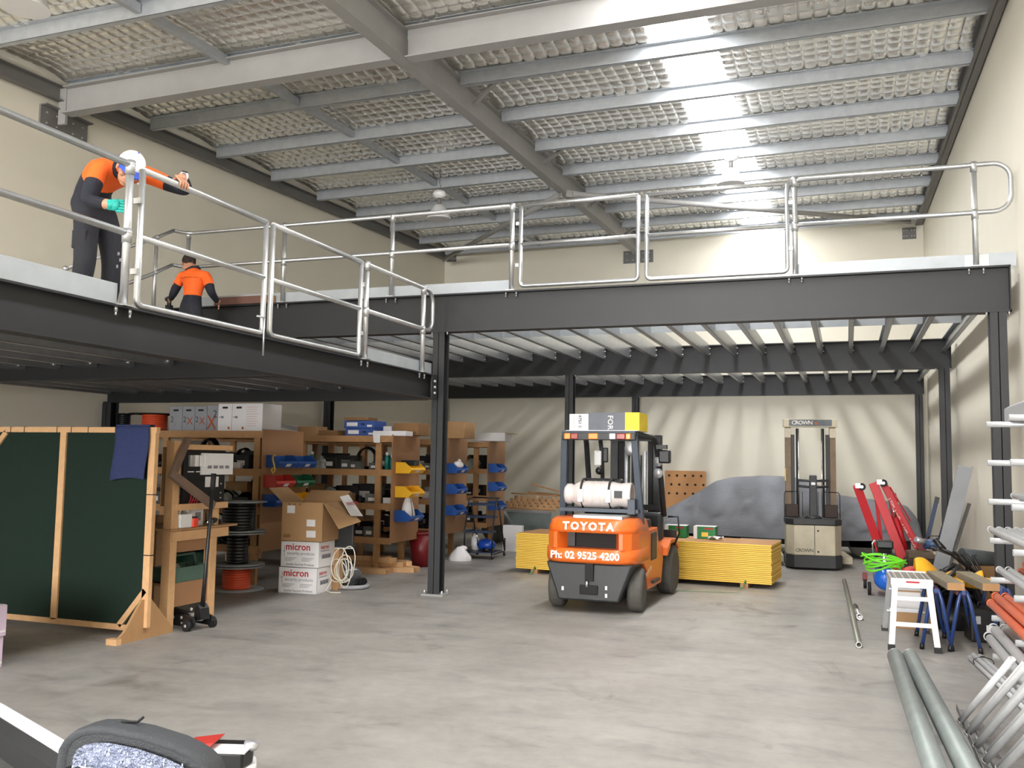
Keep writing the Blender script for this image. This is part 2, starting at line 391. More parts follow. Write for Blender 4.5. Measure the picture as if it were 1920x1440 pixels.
def bracket(label, x0, x1, y0, y1, z0, z1, face):
    t = thing('wall_bracket', label, 'bracket', ((x0+x1)/2, (y0+y1)/2, z0), 0, 'wall brackets')
    cx, cy = (x0+x1)/2, (y0+y1)/2
    m = MB(); m.box(x0-cx, x1-cx, y0-cy, y1-cy, 0, z1-z0)
    if face == 'X': m.box(x0-cx, x1-cx+.1, y0-cy, y1-cy, z1-z0, z1-z0+.015)
    m.build('plate', m_darkgrey, t)
    b = MB()
    for u in (.12, .5-.17, .5+.17, .88):
        for v in (.25, .75):
            if face == 'X': b.cyl((x1-cx, y0-cy+(y1-y0)*u, (z1-z0)*v), (x1-cx+.015, y0-cy+(y1-y0)*u, (z1-z0)*v), .013, 6)
            else: b.cyl((x0-cx+(x1-x0)*u, y0-cy, (z1-z0)*v), (x0-cx+(x1-x0)*u, y0-cy-.015, (z1-z0)*v), .013, 6)
    tag(b.build("bolts", bolt, t), kind="stuff")
bracket('dark steel wall bracket with bolts under the left end of the transverse roof beam', XWL, XWL+.03, 8.72, 9.5, 5.8, 6.08, 'X')
bracket('dark steel bracket on the back wall under the end of the rafter', -5.0, -4.28, YB-.03, YB, 6.38, 6.68, 'Y')
bracket('small dark steel bracket on the back wall at the left corner', -9.66, -9.4, YB-.03, YB, 6.7, 6.95, 'Y')
bracket('small dark steel bracket on the back wall at the right corner', 1.2, 1.48, YB-.03, YB, 6.55, 6.8, 'Y')
def brace(label, a, b):
    t = thing('roof_brace', label, 'brace', a, 0, 'diagonal roof braces'); d = Vector(b)-Vector(a)
    MB().cyl((0, 0, 0), d, .05, 12).build('tube', m_greysteel, t)
    m = MB(); u = d.normalized()
    m.bar(-u*.12, u*.1, .012, .12); m.bar(d-u*.1, d+u*.12, .012, .12); m.build('end_plates', m_greysteel, t)
brace('grey diagonal roof brace from the left back corner to the rafter', (-9.35, 20.6, 6.58), (-4.75, 15.3, 6.32))
brace('grey diagonal roof brace from the rafter to the right back corner', (-4.5, 15.3, 6.32), (1.3, 20.6, 6.72))

def lamp(label, x, y, z, lit=False):
    t = thing('high_bay_lamp', label, 'lamp', (x, y, z), 0, 'high bay lamps')
    MB().lathe([(.21, 0), (.205, .015), (.15, .13), (.10, .22), (.06, .25), (.0, .25)], n=24).build('shade', mat('lamp shade', (.72, .72, .74), .35, .1, .04), t)
    MB().lathe([(.0, .02), (.19, .02), (.19, .012), (0, .012)], n=24).build('lens', mat('lamp lens', (.8, .8, .8), .3), t)
    m = MB(); m.cyl((0, 0, .25), (0, 0, .36), .035, 10); m.build('neck', m_darkgrey, t)
    m = MB(); m.ball((0, 0, .43), .12, 14, (1, .8, .62)); m.build('ballast_box', m_whitep, t)
    m = MB(); m.tube([(0, 0, .5), (.02, 0, .56), (0, 0, .62), (0, 0, zr(x, y)-z)], .008, 6); m.build('hook', m_darkgrey, t)
lamp('white high bay lamp hanging over the lower deck in the corner above the railing', -6.98, 6.05, 5.64)
lamp('white high bay lamp hanging in front of the diagonal brace in the middle bay', -6.38, 13.8, 5.62)
lamp('white high bay lamp hanging under the glowing skylight', -1.58, 13.8, 5.78)
# ================================================================ the two steel decks
m_zinc = mat('zinc bolt', (.75, .75, .75), .35, .7)
m_joist = mat('galvanised joist', (.46, .48, .50), .36, .8, .1, 12)
def cjoist(m, x, y0, y1, zb, h, face=1, w=.065):
    t = .003
    m.box(x, x+t*face, y0, y1, zb, zb+h) if face > 0 else m.box(x-t, x, y0, y1, zb, zb+h)
    for z in (zb, zb+h-t): m.box(min(x, x+face*w), max(x, x+face*w), y0, y1, z, z+t)
    xl = x+face*w
    for z0, z1 in ((zb, zb+.018), (zb+h-.018, zb+h)): m.box(min(xl, xl-face*t), max(xl, xl-face*t), y0, y1, z0, z1)
    return m
def column(parent, x, y, top, s=.15, base=True, deep=None):
    deep = deep or s
    m = MB(); tf = .011
    m.box(-s/2, s/2, -deep/2, -deep/2+tf, .02, top); m.box(-s/2, s/2, deep/2-tf, deep/2, .02, top); m.box(-.004, .004, -deep/2, deep/2, .02, top)
    c = m.build('column', m_steel, parent, loc=(x, y, 0))
    b = MB(); b.box(-s*.95, s*.95, -deep*.8, deep*.8, 0, .02); b.build('base_plate', m_steel if not base else mat('grouted base plate', (.3, .3, .29), .6), c)
    b = MB()
    for sx in (-1, 1): b.cyl((sx*s*.75, -deep*.5, .02), (sx*s*.75, -deep*.5, .06), .012, 8); b.cyl((sx*s*.75, deep*.5, .02), (sx*s*.75, deep*.5, .06), .012, 8)
    tag(b.build('anchor_bolts', m_zinc, c), kind='stuff')
    return c
# ---- upper deck: three black beams on columns with bare joists
UP = thing('upper_mezzanine', 'black steel upper mezzanine frame with bare galvanised joists, along the back of the hall', 'mezzanine', (-4.0, 10.06, 0))
ox, oy = 4.0, -10.06
def up(m, name, mt, bevel=0):
    o = m.build(name, mt, UP); o.location = (ox, oy, 0); return o
Y1, Y2, Y3 = 10.14, 15.71, 21.12
for y, xr in ((Y1, 1.54), (Y2, 1.54), (Y3, 1.54)):
    m = MB(); ibeam(m, (-9.62, y, 3.14), (xr, y, 3.14), .465, .165, .018, .012)
    m.box(xr-.012, xr, y-.0825, y+.0825, 3.14, 3.605)
    up(m, 'beam', m_steel)
    for x in ((-4.62, 1.42) if y == Y1 else (-9.54, -4.62, 1.44)):
        c = column(UP, 0, 0, 3.14, .15); c.location = (x+ox, y+oy, 0)
    b = MB()
    for x in (-4.62, 1.42):
        for sx in (-.1, .1): b.cyl((x+sx, y-.05, 3.155), (x+sx, y-.05, 3.12), .011, 6); b.cyl((x+sx, y-.05, 3.155), (x+sx, y-.05, 3.11), .007, 6)
    tag(up(b, 'bolts', m_zinc), kind='stuff')
for bay, (ya, yb) in enumerate(((Y1+.012, Y2-.012), (Y2+.012, Y3-.012))):
    for k in range(24):
        x = 1.47-.4535*k
        if x < -9.5: break
        m = cjoist(MB(), x, ya, yb, 3.405, .2, -1); o = up(m, 'joist', m_joist)
        b = MB()
        for yy in (ya+.07, yb-.07):
            for zz in (3.45, 3.54): b.cyl((x-.001, yy, zz), (x+.016, yy, zz), .011, 6)
        tag(b.build('joist_bolts', m_zinc, o), kind='stuff')
# galvanised edge board behind the far side of the joists and side angle
for k in range(24):
    x = 1.47-.4535*k
    if x > -9.4: up(MB().box(x-.4535+.004, x-.07, 12.93, 12.934, 3.455, 3.6), 'bridging_strip', m_galvflat)
# ---- lower deck on the left
LO = thing('lower_mezzanine', 'black steel lower mezzanine deck on the left with galvanised joists underneath', 'mezzanine', (-7, 5, 0))
lx, ly = 7, -5
def low(m, name, mt):
    o = m.build(name, mt, LO); o.location = (lx, ly, 0); return o
low(ibeam(MB(), (-4.675, -3.2, 2.315), (-4.675, 9.98, 2.315), .295, .15, .014, .01), 'beam', m_steel)
low(MB().box(-4.61, -4.6, 9.86, 9.985, 2.33, 2.6), 'end_cleat', m_steel)
b = MB()
for z in (2.39, 2.46, 2.53): b.cyl((-4.6, 9.92, z), (-4.58, 9.92, z), .016, 6)
tag(low(b, 'bolts', m_zinc), kind='stuff')
crossY = (.5, 3.7, 6.95, 10.02)
for y in crossY: low(ibeam(MB(), (-9.6, y, 2.315), (-4.76, y, 2.315), .295, .15, .014, .01), 'beam', m_steel)
for a, b_ in zip(crossY[:-1], crossY[1:]):
    for k in range(11):
        x = -4.98-.455*k
        if x < -9.6: break
        o = low(cjoist(MB(), x, a+.01, b_-.01, 2.43, .18, -1), 'joist', m_joist)
        bb = MB(); bb.cyl((x, b_-.1, 2.47), (x+.018, b_-.1, 2.47), .013, 6); bb.build('joist_bolts', m_zinc, o)
m_fs = mat('grey deck sheet', (.42, .38, .32), .7, 0, .08, 3)
yy = -3.2
while yy < 9.95:
    y1_ = min(yy+.9, 9.98)
    for xa, xb in ((-9.6, -7.6), (-7.595, -4.76)): low(MB().box(xa, xb, yy, y1_-.004, 2.61, 2.63), 'deck_sheet', m_fs)
    yy += .9
for y in (3.7, 10.02):
    c = column(LO, 0, 0, 2.315, .15); c.location = (-9.54+lx, y+ly, 0)
for y in (.5,):
    c = column(LO, 0, 0, 2.315, .15); c.location = (-4.675+lx, y+ly, 0)

# ---- guard rails
R_ = .024
def postbase(m, x, y, z):
    m.box(x-.05, x+.05, y-.05, y+.05, z, z+.012)
def bolts_under(m, x, y, z, ax):
    for s_ in (-.065, .065):
        q = (x+(s_ if ax == 'X' else 0), y+(s_ if ax == 'Y' else 0), z)
        m.cyl(q, (q[0], q[1], z-.045), .012, 6); m.cyl((q[0], q[1], z-.045), (q[0], q[1], z-.07), .008, 6)
def rail_fit(m, p, r=.036): m.ball(p, r, 12)
def rails_along(t, axis, fixed, a, b, zt, zm, loop_at=None, loop_dir=1):
    """top and mid rail between a and b; loop_at: the rails join in a D-shaped end"""
    P = (lambda s, z: (fixed, s, z)) if axis == 'Y' else (lambda s, z: (s, fixed, z))
    if loop_at is None:
        MB().tube([P(a, zt), P(b, zt)], R_, 10).build('top_rail', m_galvpipe, t); MB().tube([P(a, zm), P(b, zm)], R_, 10).build('mid_rail', m_galvpipe, t)
    else:
        r = .16
        U = Vector(P(1, 0))-Vector(P(0, 0)); U *= loop_dir
        pts = [P(a, zt)]+arc(P(loop_at-loop_dir*r, zt-r), (0, 0, 1), U, r, 0, PI/2, 8)+arc(P(loop_at-loop_dir*r, zm+r), U, (0, 0, -1), r, 0, PI/2, 8)+[P(a, zm)]
        MB().tube(pts, R_, 10).build('looped_rail', m_galvpipe, t)
def post(t, x, y, z0, zt, zm, ax='Y', bolts=True, r=.028):
    m = MB(); m.cyl((x, y, z0), (x, y, zt), r, 12); o = m.build('post', m_galvpipe, t)
    for zz in (zt, zm): f = MB(); rail_fit(f, (x, y, zz)); f.lathe([(.034, -.05), (.034, .05)], (x, y, zz-.02), n=12); f.build('ball_joint', m_galvpipe, o)
    if bolts:
        b = MB(); postbase(b, x, y, z0); bolts_under(b, x, y, z0, ax); tag(b.build('foot_plate', m_galvpipe, o), kind='stuff')
GX = -4.63
ZT, ZM, Z0 = 3.6, 3.12, 2.61
t = thing('guard_rail', 'galvanised guard rail with toe board at the near end of the lower deck', 'railing', (0, 0, 0))
rails_along(t, 'Y', GX, -3.2, 4.93, ZT, ZM)
for y in (-.6, 2.2, 4.93): post(t, GX, y, Z0, ZT, ZM)
MB().box(GX-.035, GX-.03, -3.2, 4.9, Z0+.015, Z0+.155).build('toe_board', m_galvflat, t)
def gate(label, axis, fixed, a, b, z0, zt, zm):
    P = (lambda s, z: (fixed, s, z)) if axis == 'Y' else (lambda s, z: (s, fixed, z))
    t = thing('gate_leaf', label, 'gate', P(a, z0))
    L_ = Matrix.Translation(-Vector(P(a, z0)))
    def bd(m, n):
        o = m.build(n, m_galvpipe, t); o.location = -Vector(P(a, z0)); return o
    bd(MB().tube([P(a, zt), P(b, zt)], R_, 10), 'top_rail'); bd(MB().tube([P(a+.0, zm), P(b, zm)], R_*.95, 10), 'mid_rail')
    r = .05; s_ = 1 if b > a else -1
    bd(MB().tube([P(a, zt), P(a, z0+r)]+arc(P(a+s_*r, z0+r), Vector(P(-s_, 0))-Vector(P(0, 0)), (0, 0, -1), r, 0, PI/2, 5)[1:]+[P(b-s_*r, z0)]+arc(P(b-s_*r, z0+r), (0, 0, -1), Vector(P(s_, 0))-Vector(P(0, 0)), r, 0, PI/2, 5)[1:]+[P(b, zt)], R_, 10), 'frame')
    for z in (zm+.25, zm-.25): bd(MB().box(-.03, .03, -.014, .014, -.02, .02, c=P(a-s_*.03, z)), 'hinge')
gate('near leaf of the galvanised double gate, beside the bending worker', 'Y', GX, 5.05, 6.52, 2.64, 3.6, 3.12)
gate('far leaf of the galvanised double gate on the lower deck', 'Y', GX, 8.16, 6.62, 2.64, 3.6, 3.12)
t = thing('gate_bolt', 'thin upright drop bolt where the two lower gate leaves meet', 'bolt', (GX+.03, 6.5, Z0))
m = MB(); m.cyl((0, 0, -.16), (0, 0, .16), .008, 8); m.build('rod', m_galvpipe, t); MB().tube([(0, 0, .16), (0, -.1, .16)], .008, 6).build('grip', m_galvpipe, t)
t = thing('guard_rail', 'short galvanised guard rail with looped end next to the central column', 'railing')
rails_along(t, 'Y', GX, 8.28, 0, ZT, ZM, loop_at=9.9, loop_dir=1)
for y in (8.28, 9.64): post(t, GX, y, Z0, ZT, ZM)
MB().box(GX-.04, GX-.034, 8.3, 9.97, Z0+.0, Z0+.14).build('toe_board', m_galvflat, t)
UY = 10.1; UT, UM, U0 = 4.63, 4.16, 3.605
t = thing('guard_rail', 'long galvanised guard rail with toe board on the left half of the upper deck', 'railing')
pts = [(-3.71, UY, UT), (-8.3, UY, UT)]+arc((-8.3, UY-.2, UT), (0, 1, 0), (-1, 0, 0), .2, 0, PI/2, 6)[1:]
MB().tube(pts, R_, 10).build('top_rail', m_galvpipe, t)
pts = [(-3.71, UY, UM), (-8.3, UY, UM)]+arc((-8.3, UY-.2, UM), (0, 1, 0), (-1, 0, 0), .2, 0, PI/2, 6)[1:]
MB().tube(pts, R_, 10).build('mid_rail', m_galvpipe, t)
for x in (-3.71, -5.3, -6.88, -8.42): post(t, x, UY, U0, UT, UM, 'X')
MB().box(-8.2, -3.72, UY+.03, UY+.036, U0+.0, U0+.14).build('toe_board', m_galvflat, t)
gate('left leaf of the galvanised double gate on the upper deck', 'X', UY, -3.6, -2.19, 3.66, 4.63, 4.16)
gate('right leaf of the galvanised double gate on the upper deck', 'X', UY, -.57, -2.09, 3.66, 4.63, 4.16)
t = thing('guard_rail', 'galvanised guard rail with looped end and toe board by the right wall', 'railing')
rails_along(t, 'X', UY, -.49, 0, UT+.02, UM, loop_at=1.57, loop_dir=1)
for x in (-.49, 1.24): post(t, x, UY, U0, UT+.02, UM, 'X')
MB().box(-.47, 1.6, UY+.03, UY+.036, U0, U0+.14).build('toe_board', m_galvflat, t)
MB().box(1.14, 1.36, UY+.024, UY+.03, U0, U0+.13).build('splice_plate', m_galvpipe, t)
# stair between the decks with its handrail
t = thing('deck_stair', 'black steel stair with galvanised handrail joining the two decks by the left wall', 'stair', (-9, 9, 2.63))
def st(m, n, mt):
    o = m.build(n, mt, t); o.location = (9, -9, -2.63); return o
for x in (-9.5, -8.52): st(MB().bar((x, 10.0, 3.5), (x, 8.05, 2.72), .02, .22), 'stringer', m_steel)
for k in range(4):
    y = 9.8-.42*k; st(MB().box(-9.48, -8.54, y-.25, y, 3.42-.2*k, 3.45-.2*k), 'tread', m_steel)
dz = .86/1.62
for zt, n in ((UT, 'top_rail'), (UM, 'mid_rail')):
    st(MB().tube([(-8.5, 9.9, zt), (-8.5, 9.6, zt-.16), (-8.5, 8.1, zt-.16-1.5*.49)], R_, 10), n, m_galvpipe)
for y in (9.58, 8.12):
    zt = UT-.16-(9.6-y)*.49; st(MB().cyl((-8.5, y, zt-1.08), (-8.5, y, zt), .026, 10), 'post', m_galvpipe)
    for zz in (zt, zt-.47): f = MB(); rail_fit(f, (-8.5, y, zz)); st(f, 'ball_joint', m_galvpipe)
# ================================================================ left side: shelves, bench, screen, reels, cartons
def shelf(label, y0, y1, xe, posts, panel=True, xl=-9.66):
    t = thing('timber_shelf', label, 'shelf', (xe, y0, 0), 0, 'timber shelving rows')
    def bd(m, n, mt):
        o = m.build(n, mt, t); o.location = (-xe, -y0, 0); return o
    for x in posts:
        bd(MB().box(x-.045, x+.045, y0, y0+.045, 0, 1.9), 'post', m_timber); bd(MB().box(x-.045, x+.045, y1-.045, y1, 0, 1.9), 'post', m_timber)
    for z in (.40, .88, 1.36, 1.84):
        bd(MB().box(xl, xe-.012, y0-.03, y0, z, z+.09), 'front_rail', m_timber); bd(MB().box(xl, xe-.012, y1, y1+.03, z, z+.09), 'back_rail', m_timber)
        bd(MB().box(xl, xe-.012, y0, y1, z+.07, z+.088), 'shelf_board', m_mdf)
    if panel: bd(MB().box(xe-.012, xe, y0-.05, y1+.02, .42, 1.95), 'end_panel', m_mdf)
    return t
ROWS = [(9.87, 10.72, -6.9), (11.75, 12.57, -6.05), (13.6, 14.42, -6.05), (15.44, 16.26, -6.05)]
shelf('timber shelf row with red and green bins on its end, behind the stacked cartons', *ROWS[0][:2], ROWS[0][2], (-7.02, -8.45, -9.58))
shelf('timber shelf row with yellow bins on its end, just behind the central column', *ROWS[1][:2], ROWS[1][2], (-6.3, -7.55, -8.8))
shelf('timber shelf row with a carton on top and blue bins, second behind the central column', *ROWS[2][:2], ROWS[2][2], (-6.3, -7.6, -9.0))
shelf('farthest timber shelf row with blue bins, behind the blue step trolley', *ROWS[3][:2], ROWS[3][2], (-6.3, -7.6, -9.0))

def bin_box(label, x, y, z, mt, w=.42, d=.21, h=.15):
    """open-fronted stacking bin hung on a panel, mouth towards +X"""
    t = thing('storage_bin', label, 'bin', (x, y, z), 0, 'plastic bins on the shelf ends')
    side = [(0, 0), (d*.8, 0), (d, h*.35), (d*.95, h*.55), (d*.6, h), (0, h)]
    m = MB(); th = .006
    m.prism(side, 'Y', 0, th); m.prism(side, 'Y', w-th, w)
    m.box(0, d*.82, th, w-th, 0, th); m.box(0, th, th, w-th, 0, h)
    m.add([(d*.8, th, 0), (d*.8, w-th, 0), (d, w-th, h*.35), (d, th, h*.35), (d*.8-th, th, th), (d*.8-th, w-th, th), (d-th, w-th, h*.36), (d-th, th, h*.36)], [(0, 1, 2, 3), (7, 6, 5, 4), (3, 2, 6, 7)])
    m.add([(d, th, h*.35), (d, w-th, h*.35), (d*.95, w-th, h*.55), (d*.95, th, h*.55), (d-th, th, h*.35), (d-th, w-th, h*.35), (d*.95-th, w-th, h*.55), (d*.95-th, th, h*.55)], [(0, 1, 2, 3), (7, 6, 5, 4), (3, 2, 6, 7)])
    m.build('body', mt, t)
    r = MB()
    for yy in (0, w-th): r.prism([(0, h-.004), (d*.6, h-.004), (d*.6, h+.008), (0, h+.008)], 'Y', yy-.006, yy+th+.006)
    tag(r.build('rim', mt, t), kind='stuff')
    MB().add([(d*.86+.004, w*.38, h*.1), (d*.86+.004, w*.62, h*.1), (d+.003, w*.62, h*.32), (d+.003, w*.38, h*.32)], [(0, 1, 2, 3)]).build('label_card', m_white, t, solid=.002)
    return t
for z, mt, nm in ((1.40, m_yellow, 'top yellow plastic bin on the panel beside the column, black tins in it'), (1.06, m_yellow, 'lower yellow plastic bin on the panel beside the column'), (.72, m_blue, 'blue plastic bin holding a white bag, under the two yellow bins')):
    bin_box(nm, -6.045, 11.8, z, mt, .45, .26)
for k, z in enumerate((1.39, 1.06, .72)):
    bin_box(['top', 'middle', 'bottom'][k]+' blue bin on the shelf end behind the column, nearer row', -6.045, 13.58, z, m_blue)
    bin_box(['top', 'middle', 'bottom'][k]+' blue bin on the farthest shelf end beside the back wall', -6.045, 15.42, z, m_blue)
for y, z, mt, nm in ((9.9, 1.47, m_blue, 'near blue bin with yellow hook, upper row on the shelf end above the open carton'), (10.34, 1.47, m_blue, 'far blue bin in the upper row above the green bin'),
                     (9.86, 1.22, m_redbin, 'red plastic bin on the shelf end above the open carton'), (10.32, 1.22, m_greenbin, 'green plastic bin beside the red bin on the shelf end'),
                     (9.86, .98, m_blue, 'blue bin half hidden behind the open carton flap'), (10.32, .98, m_yellow, 'yellow bin half hidden behind the open carton')):
    bin_box(nm, -6.895, y, z, mt, .43, .2)
t = thing('tie_down_hook', 'yellow plastic hook hanging on the near blue bin', 'hook', (-6.72, 9.84, 1.42))
MB().tube([(0, 0, .2), (-.03, 0, .21), (-.04, 0, .16), (-.02, 0, .1), (0, 0, .02), (-.03, 0, -.02), (-.05, 0, .02), (-.03, 0, .05)], .011, 6).build('hook_body', mat('yellow hook', '#d8b45a', .5), t)

# things on top of the first row
def carton(label, x0, x1, y0, y1, z0, z1, mt, name='carton', cat='box', group=None, rz=0, flaps=True):
    cx, cy = (x0+x1)/2, (y0+y1)/2
    t = thing(name, label, cat, (cx, cy, z0), rz, group)
    MB().box(x0-cx, x1-cx, y0-cy, y1-cy, 0, z1-z0).build('body', mt, t, bevel=.004)
    if flaps:
        MB().box(x0-cx+.003, x1-cx-.003, -.0015, .0015, z1-z0, z1-z0+.002).build('top_seam', m_cardk, t)
        MB().box(-.03, .03, y0-cy+.003, y1-cy-.003, z1-z0, z1-z0+.0012).build('tape', mat('packing tape', '#c9b48a', .3), t)
    return t
m_silver = mat('silver grey card', '#9a9ca2', .55, .1, .05)
m_orx = mat('rust orange print', '#b4552c', .6); m_grp = mat('grey print', '#4a4c52', .6); m_redp = mat('red print', '#b6222e', .6); m_dgp = mat('faint grey print', '#8b8a92', .7)
xs = [-8.43, -8.22, -8.02, -7.83]
for i in range(3):
    t = carton(['leftmost', 'middle', 'rightmost'][i]+' of three narrow silver cartons on the shelf top', xs[i], xs[i+1]-.006, 9.9, 10.3, 1.931, 2.25, m_silver, group='silver cartons', flaps=False)
    w = (xs[i+1]-.006-xs[i])/2
    MB().box(-.04, .04, -.203, -.199, .255, .28).build('hand_hole', m_black, t)
    text('2', t, m_grp, (-.085, -.202, .11), (1, 0, 0), (0, 0, 1), .11, .0006)
    if i: text('X', t, m_orx, (-.025, -.2035, .08), (1, 0, 0), (0, 0, 1), .14, .0006)
    else: text('2', t, m_dgp, (-.02, -.2035, .06), (1, 0, 0), (0, 0, 1), .05, .0006)
t = carton('silver carton with a large rust X standing among the cartons on the shelf top', -7.83, -7.645, 9.9, 10.3, 1.931, 2.26, m_silver, group='silver cartons', flaps=False)
text('X', t, m_orx, (-.09, -.203, .02), (1, 0, 0), (0, 0, 1), .26, .0006, sx=.8); text('2', t, m_grp, (-.0, -.2045, .17), (1, 0, 0), (0, 0, 1), .14, .0006)
for i, (a, b) in enumerate(((-7.64, -7.43), (-7.425, -7.215))):
    t = carton(['left', 'right'][i]+' white carton with black hand hole on the shelf top', a, b, 9.88, 10.3, 1.931, 2.28, m_white, group='white cartons', flaps=False)
    MB().box(-.04, .04, -.213, -.209, .285, .31).build('hand_hole', m_black, t)
    MB().box(-.09, -.05, -.212, -.2095, .17, .18).build('print_mark', m_dgp, t); MB().box(-.055, -.02, -.212, -.2095, .16, .19).build('print_mark', m_dgp, t)
    MB().box(.05, .08, -.212, -.2095, .02, .05).build('print_mark', m_orx, t)
t = carton('white carton with fine red print beside the white cartons on the shelf top', -7.21, -6.95, 9.86, 10.28, 1.931, 2.28, m_white, flaps=False)
for k in range(9): MB().box(-.11, .06-.01*(k % 3), -.212, -.2095, .30-.03*k, .305-.03*k).build('print_line', mat('pink print', '#d49a9a', .7), t)
def spool(label, x, y, z, r, h, rc, mf, mc, name='cable_spool', turns=8, axis=(0, 0, 1), group=None, hub=None):
    t = thing(name, label, 'cable reel', (x, y, z), 0, group); a = Vector(axis)
    for s_ in (0, 1):
        MB().lathe([(r, 0), (r, .012), (r*.3, .014), (r*.3, .0), (r, 0)], a*(h-.012)*s_, axis, 28).build('flange', mf, t)
    prof = []
    for k in range(turns):
        z0 = .014+(h-.03)*k/turns; dz = (h-.03)/turns
        prof += [(rc-.006, z0), (rc, z0+dz*.5), (rc-.006, z0+dz)]
    MB().lathe([(0, .012)]+prof+[(0, h-.012)], (0, 0, 0), axis, 24).build('wound_cable', mc, t)
    if hub: MB().lathe([(hub, 0), (hub, h+.004)], (0, 0, 0), axis, 12).build('hub', mf, t)
    return t
m_cabo = mat('orange cable', '#d94f2a', .45, 0, .06); m_cabk = mat('black cable', '#1b1b1d', .35, 0, .15)
m_disc = mat('grey reel disc', (.36, .39, .41), .5, .15, .1)
spool('orange cable spool with grey flanges on the shelf top behind the towel', -8.93, 10.2, 1.932, .34, .24, .17, mat('dark reel board', '#4c463d', .7), m_cabo)
spool('black cable spool on the shelf top beside the corner column', -9.42, 10.15, 1.932, .13, .24, .09, m_blackm, m_cabk)
# on top of the second row
MBt = mat('blue product carton', '#35549c', .5, 0, .2, 30)
for k, (a, b, z) in enumerate(((-6.97, -6.47, 1.931), (-6.99, -6.5, 1.931+.115))):
    t = carton(['lower', 'upper'][k]+' blue and white tray carton on the shelf top', a, b, 11.95, 12.35, z, z+.11, MBt, group='blue cartons', flaps=False)
    MB().box(-.2, -.02, -.203, -.199, .03, .085).build('white_print', m_white, t); MB().box(.04, .1, -.203, -.199, .05, .07).build('hand_hole', m_black, t); MB().box(.14, .22, -.203, -.199, .02, .05).build('white_print', m_white, t)
carton('flat grey carton lying on the blue tray cartons', -7.02, -6.62, 12.0, 12.3, 2.163, 2.21, m_cardk, flaps=False)
t = carton('long shallow white tray with a hanging flap on the shelf top', -6.38, -5.86, 11.72, 11.95, 1.931, 2.0, m_white, flaps=False)
MB().add([(-.26, -.118, .03), (-.14, -.118, .03), (-.12, -.16, -.1), (-.22, -.16, -.1)], [(0, 1, 2, 3)]).build('flap', m_white, t, solid=.003)
carton('dark open carton with crumpled top at the end of the shelf top', -6.25, -5.85, 12.1, 12.5, 1.951, 2.13, m_cardk)
carton('small white carton standing on the shelf top behind the tray', -6.42, -6.28, 12.1, 12.3, 1.931, 2.08, m_white, flaps=False)
carton('brown carton with dark red lid between the white cartons and the blue trays', -7.75, -7.42, 11.9, 12.2, 1.931, 2.07, m_card)
carton('flat dark carton on the shelf top left of the blue trays', -7.36, -7.04, 11.85, 12.2, 1.931, 2.01, m_cardk)
t = thing('metal_offcut', 'long grey metal channel leaning across the shelf top', 'channel', (-9.2, 12.1, 1.935))
m = MB(); m.bar((0, 0, .36), (1.5, .1, .1), .1, .006); m.bar((0, -.05, .33), (1.5, .05, .07), .006, .06); m.build('channel_web', m_greymetal, t)
MB().box(-.02, 0.03, -.08, .08, 0, .38).build('support_block', m_greymetal, t)
MB().box(1.4, 1.55, -.1, .3, 0, .1).build('support_tray', m_greymetal, t)
carton('brown carton on top of the shelf right behind the central column', -6.31, -5.78, 13.65, 14.1, 1.951, 2.22, m_card)
t = carton('white open-flapped carton on top of the farthest shelf', -6.3, -5.75, 15.45, 15.85, 1.951, 2.1, m_white, flaps=False)
MB().add([(.275, -.2, .15), (.275, .2, .15), (.38, .2, .13), (.38, -.2, .13)], [(0, 1, 2, 3)]).build('flap', m_card, t, solid=.004)

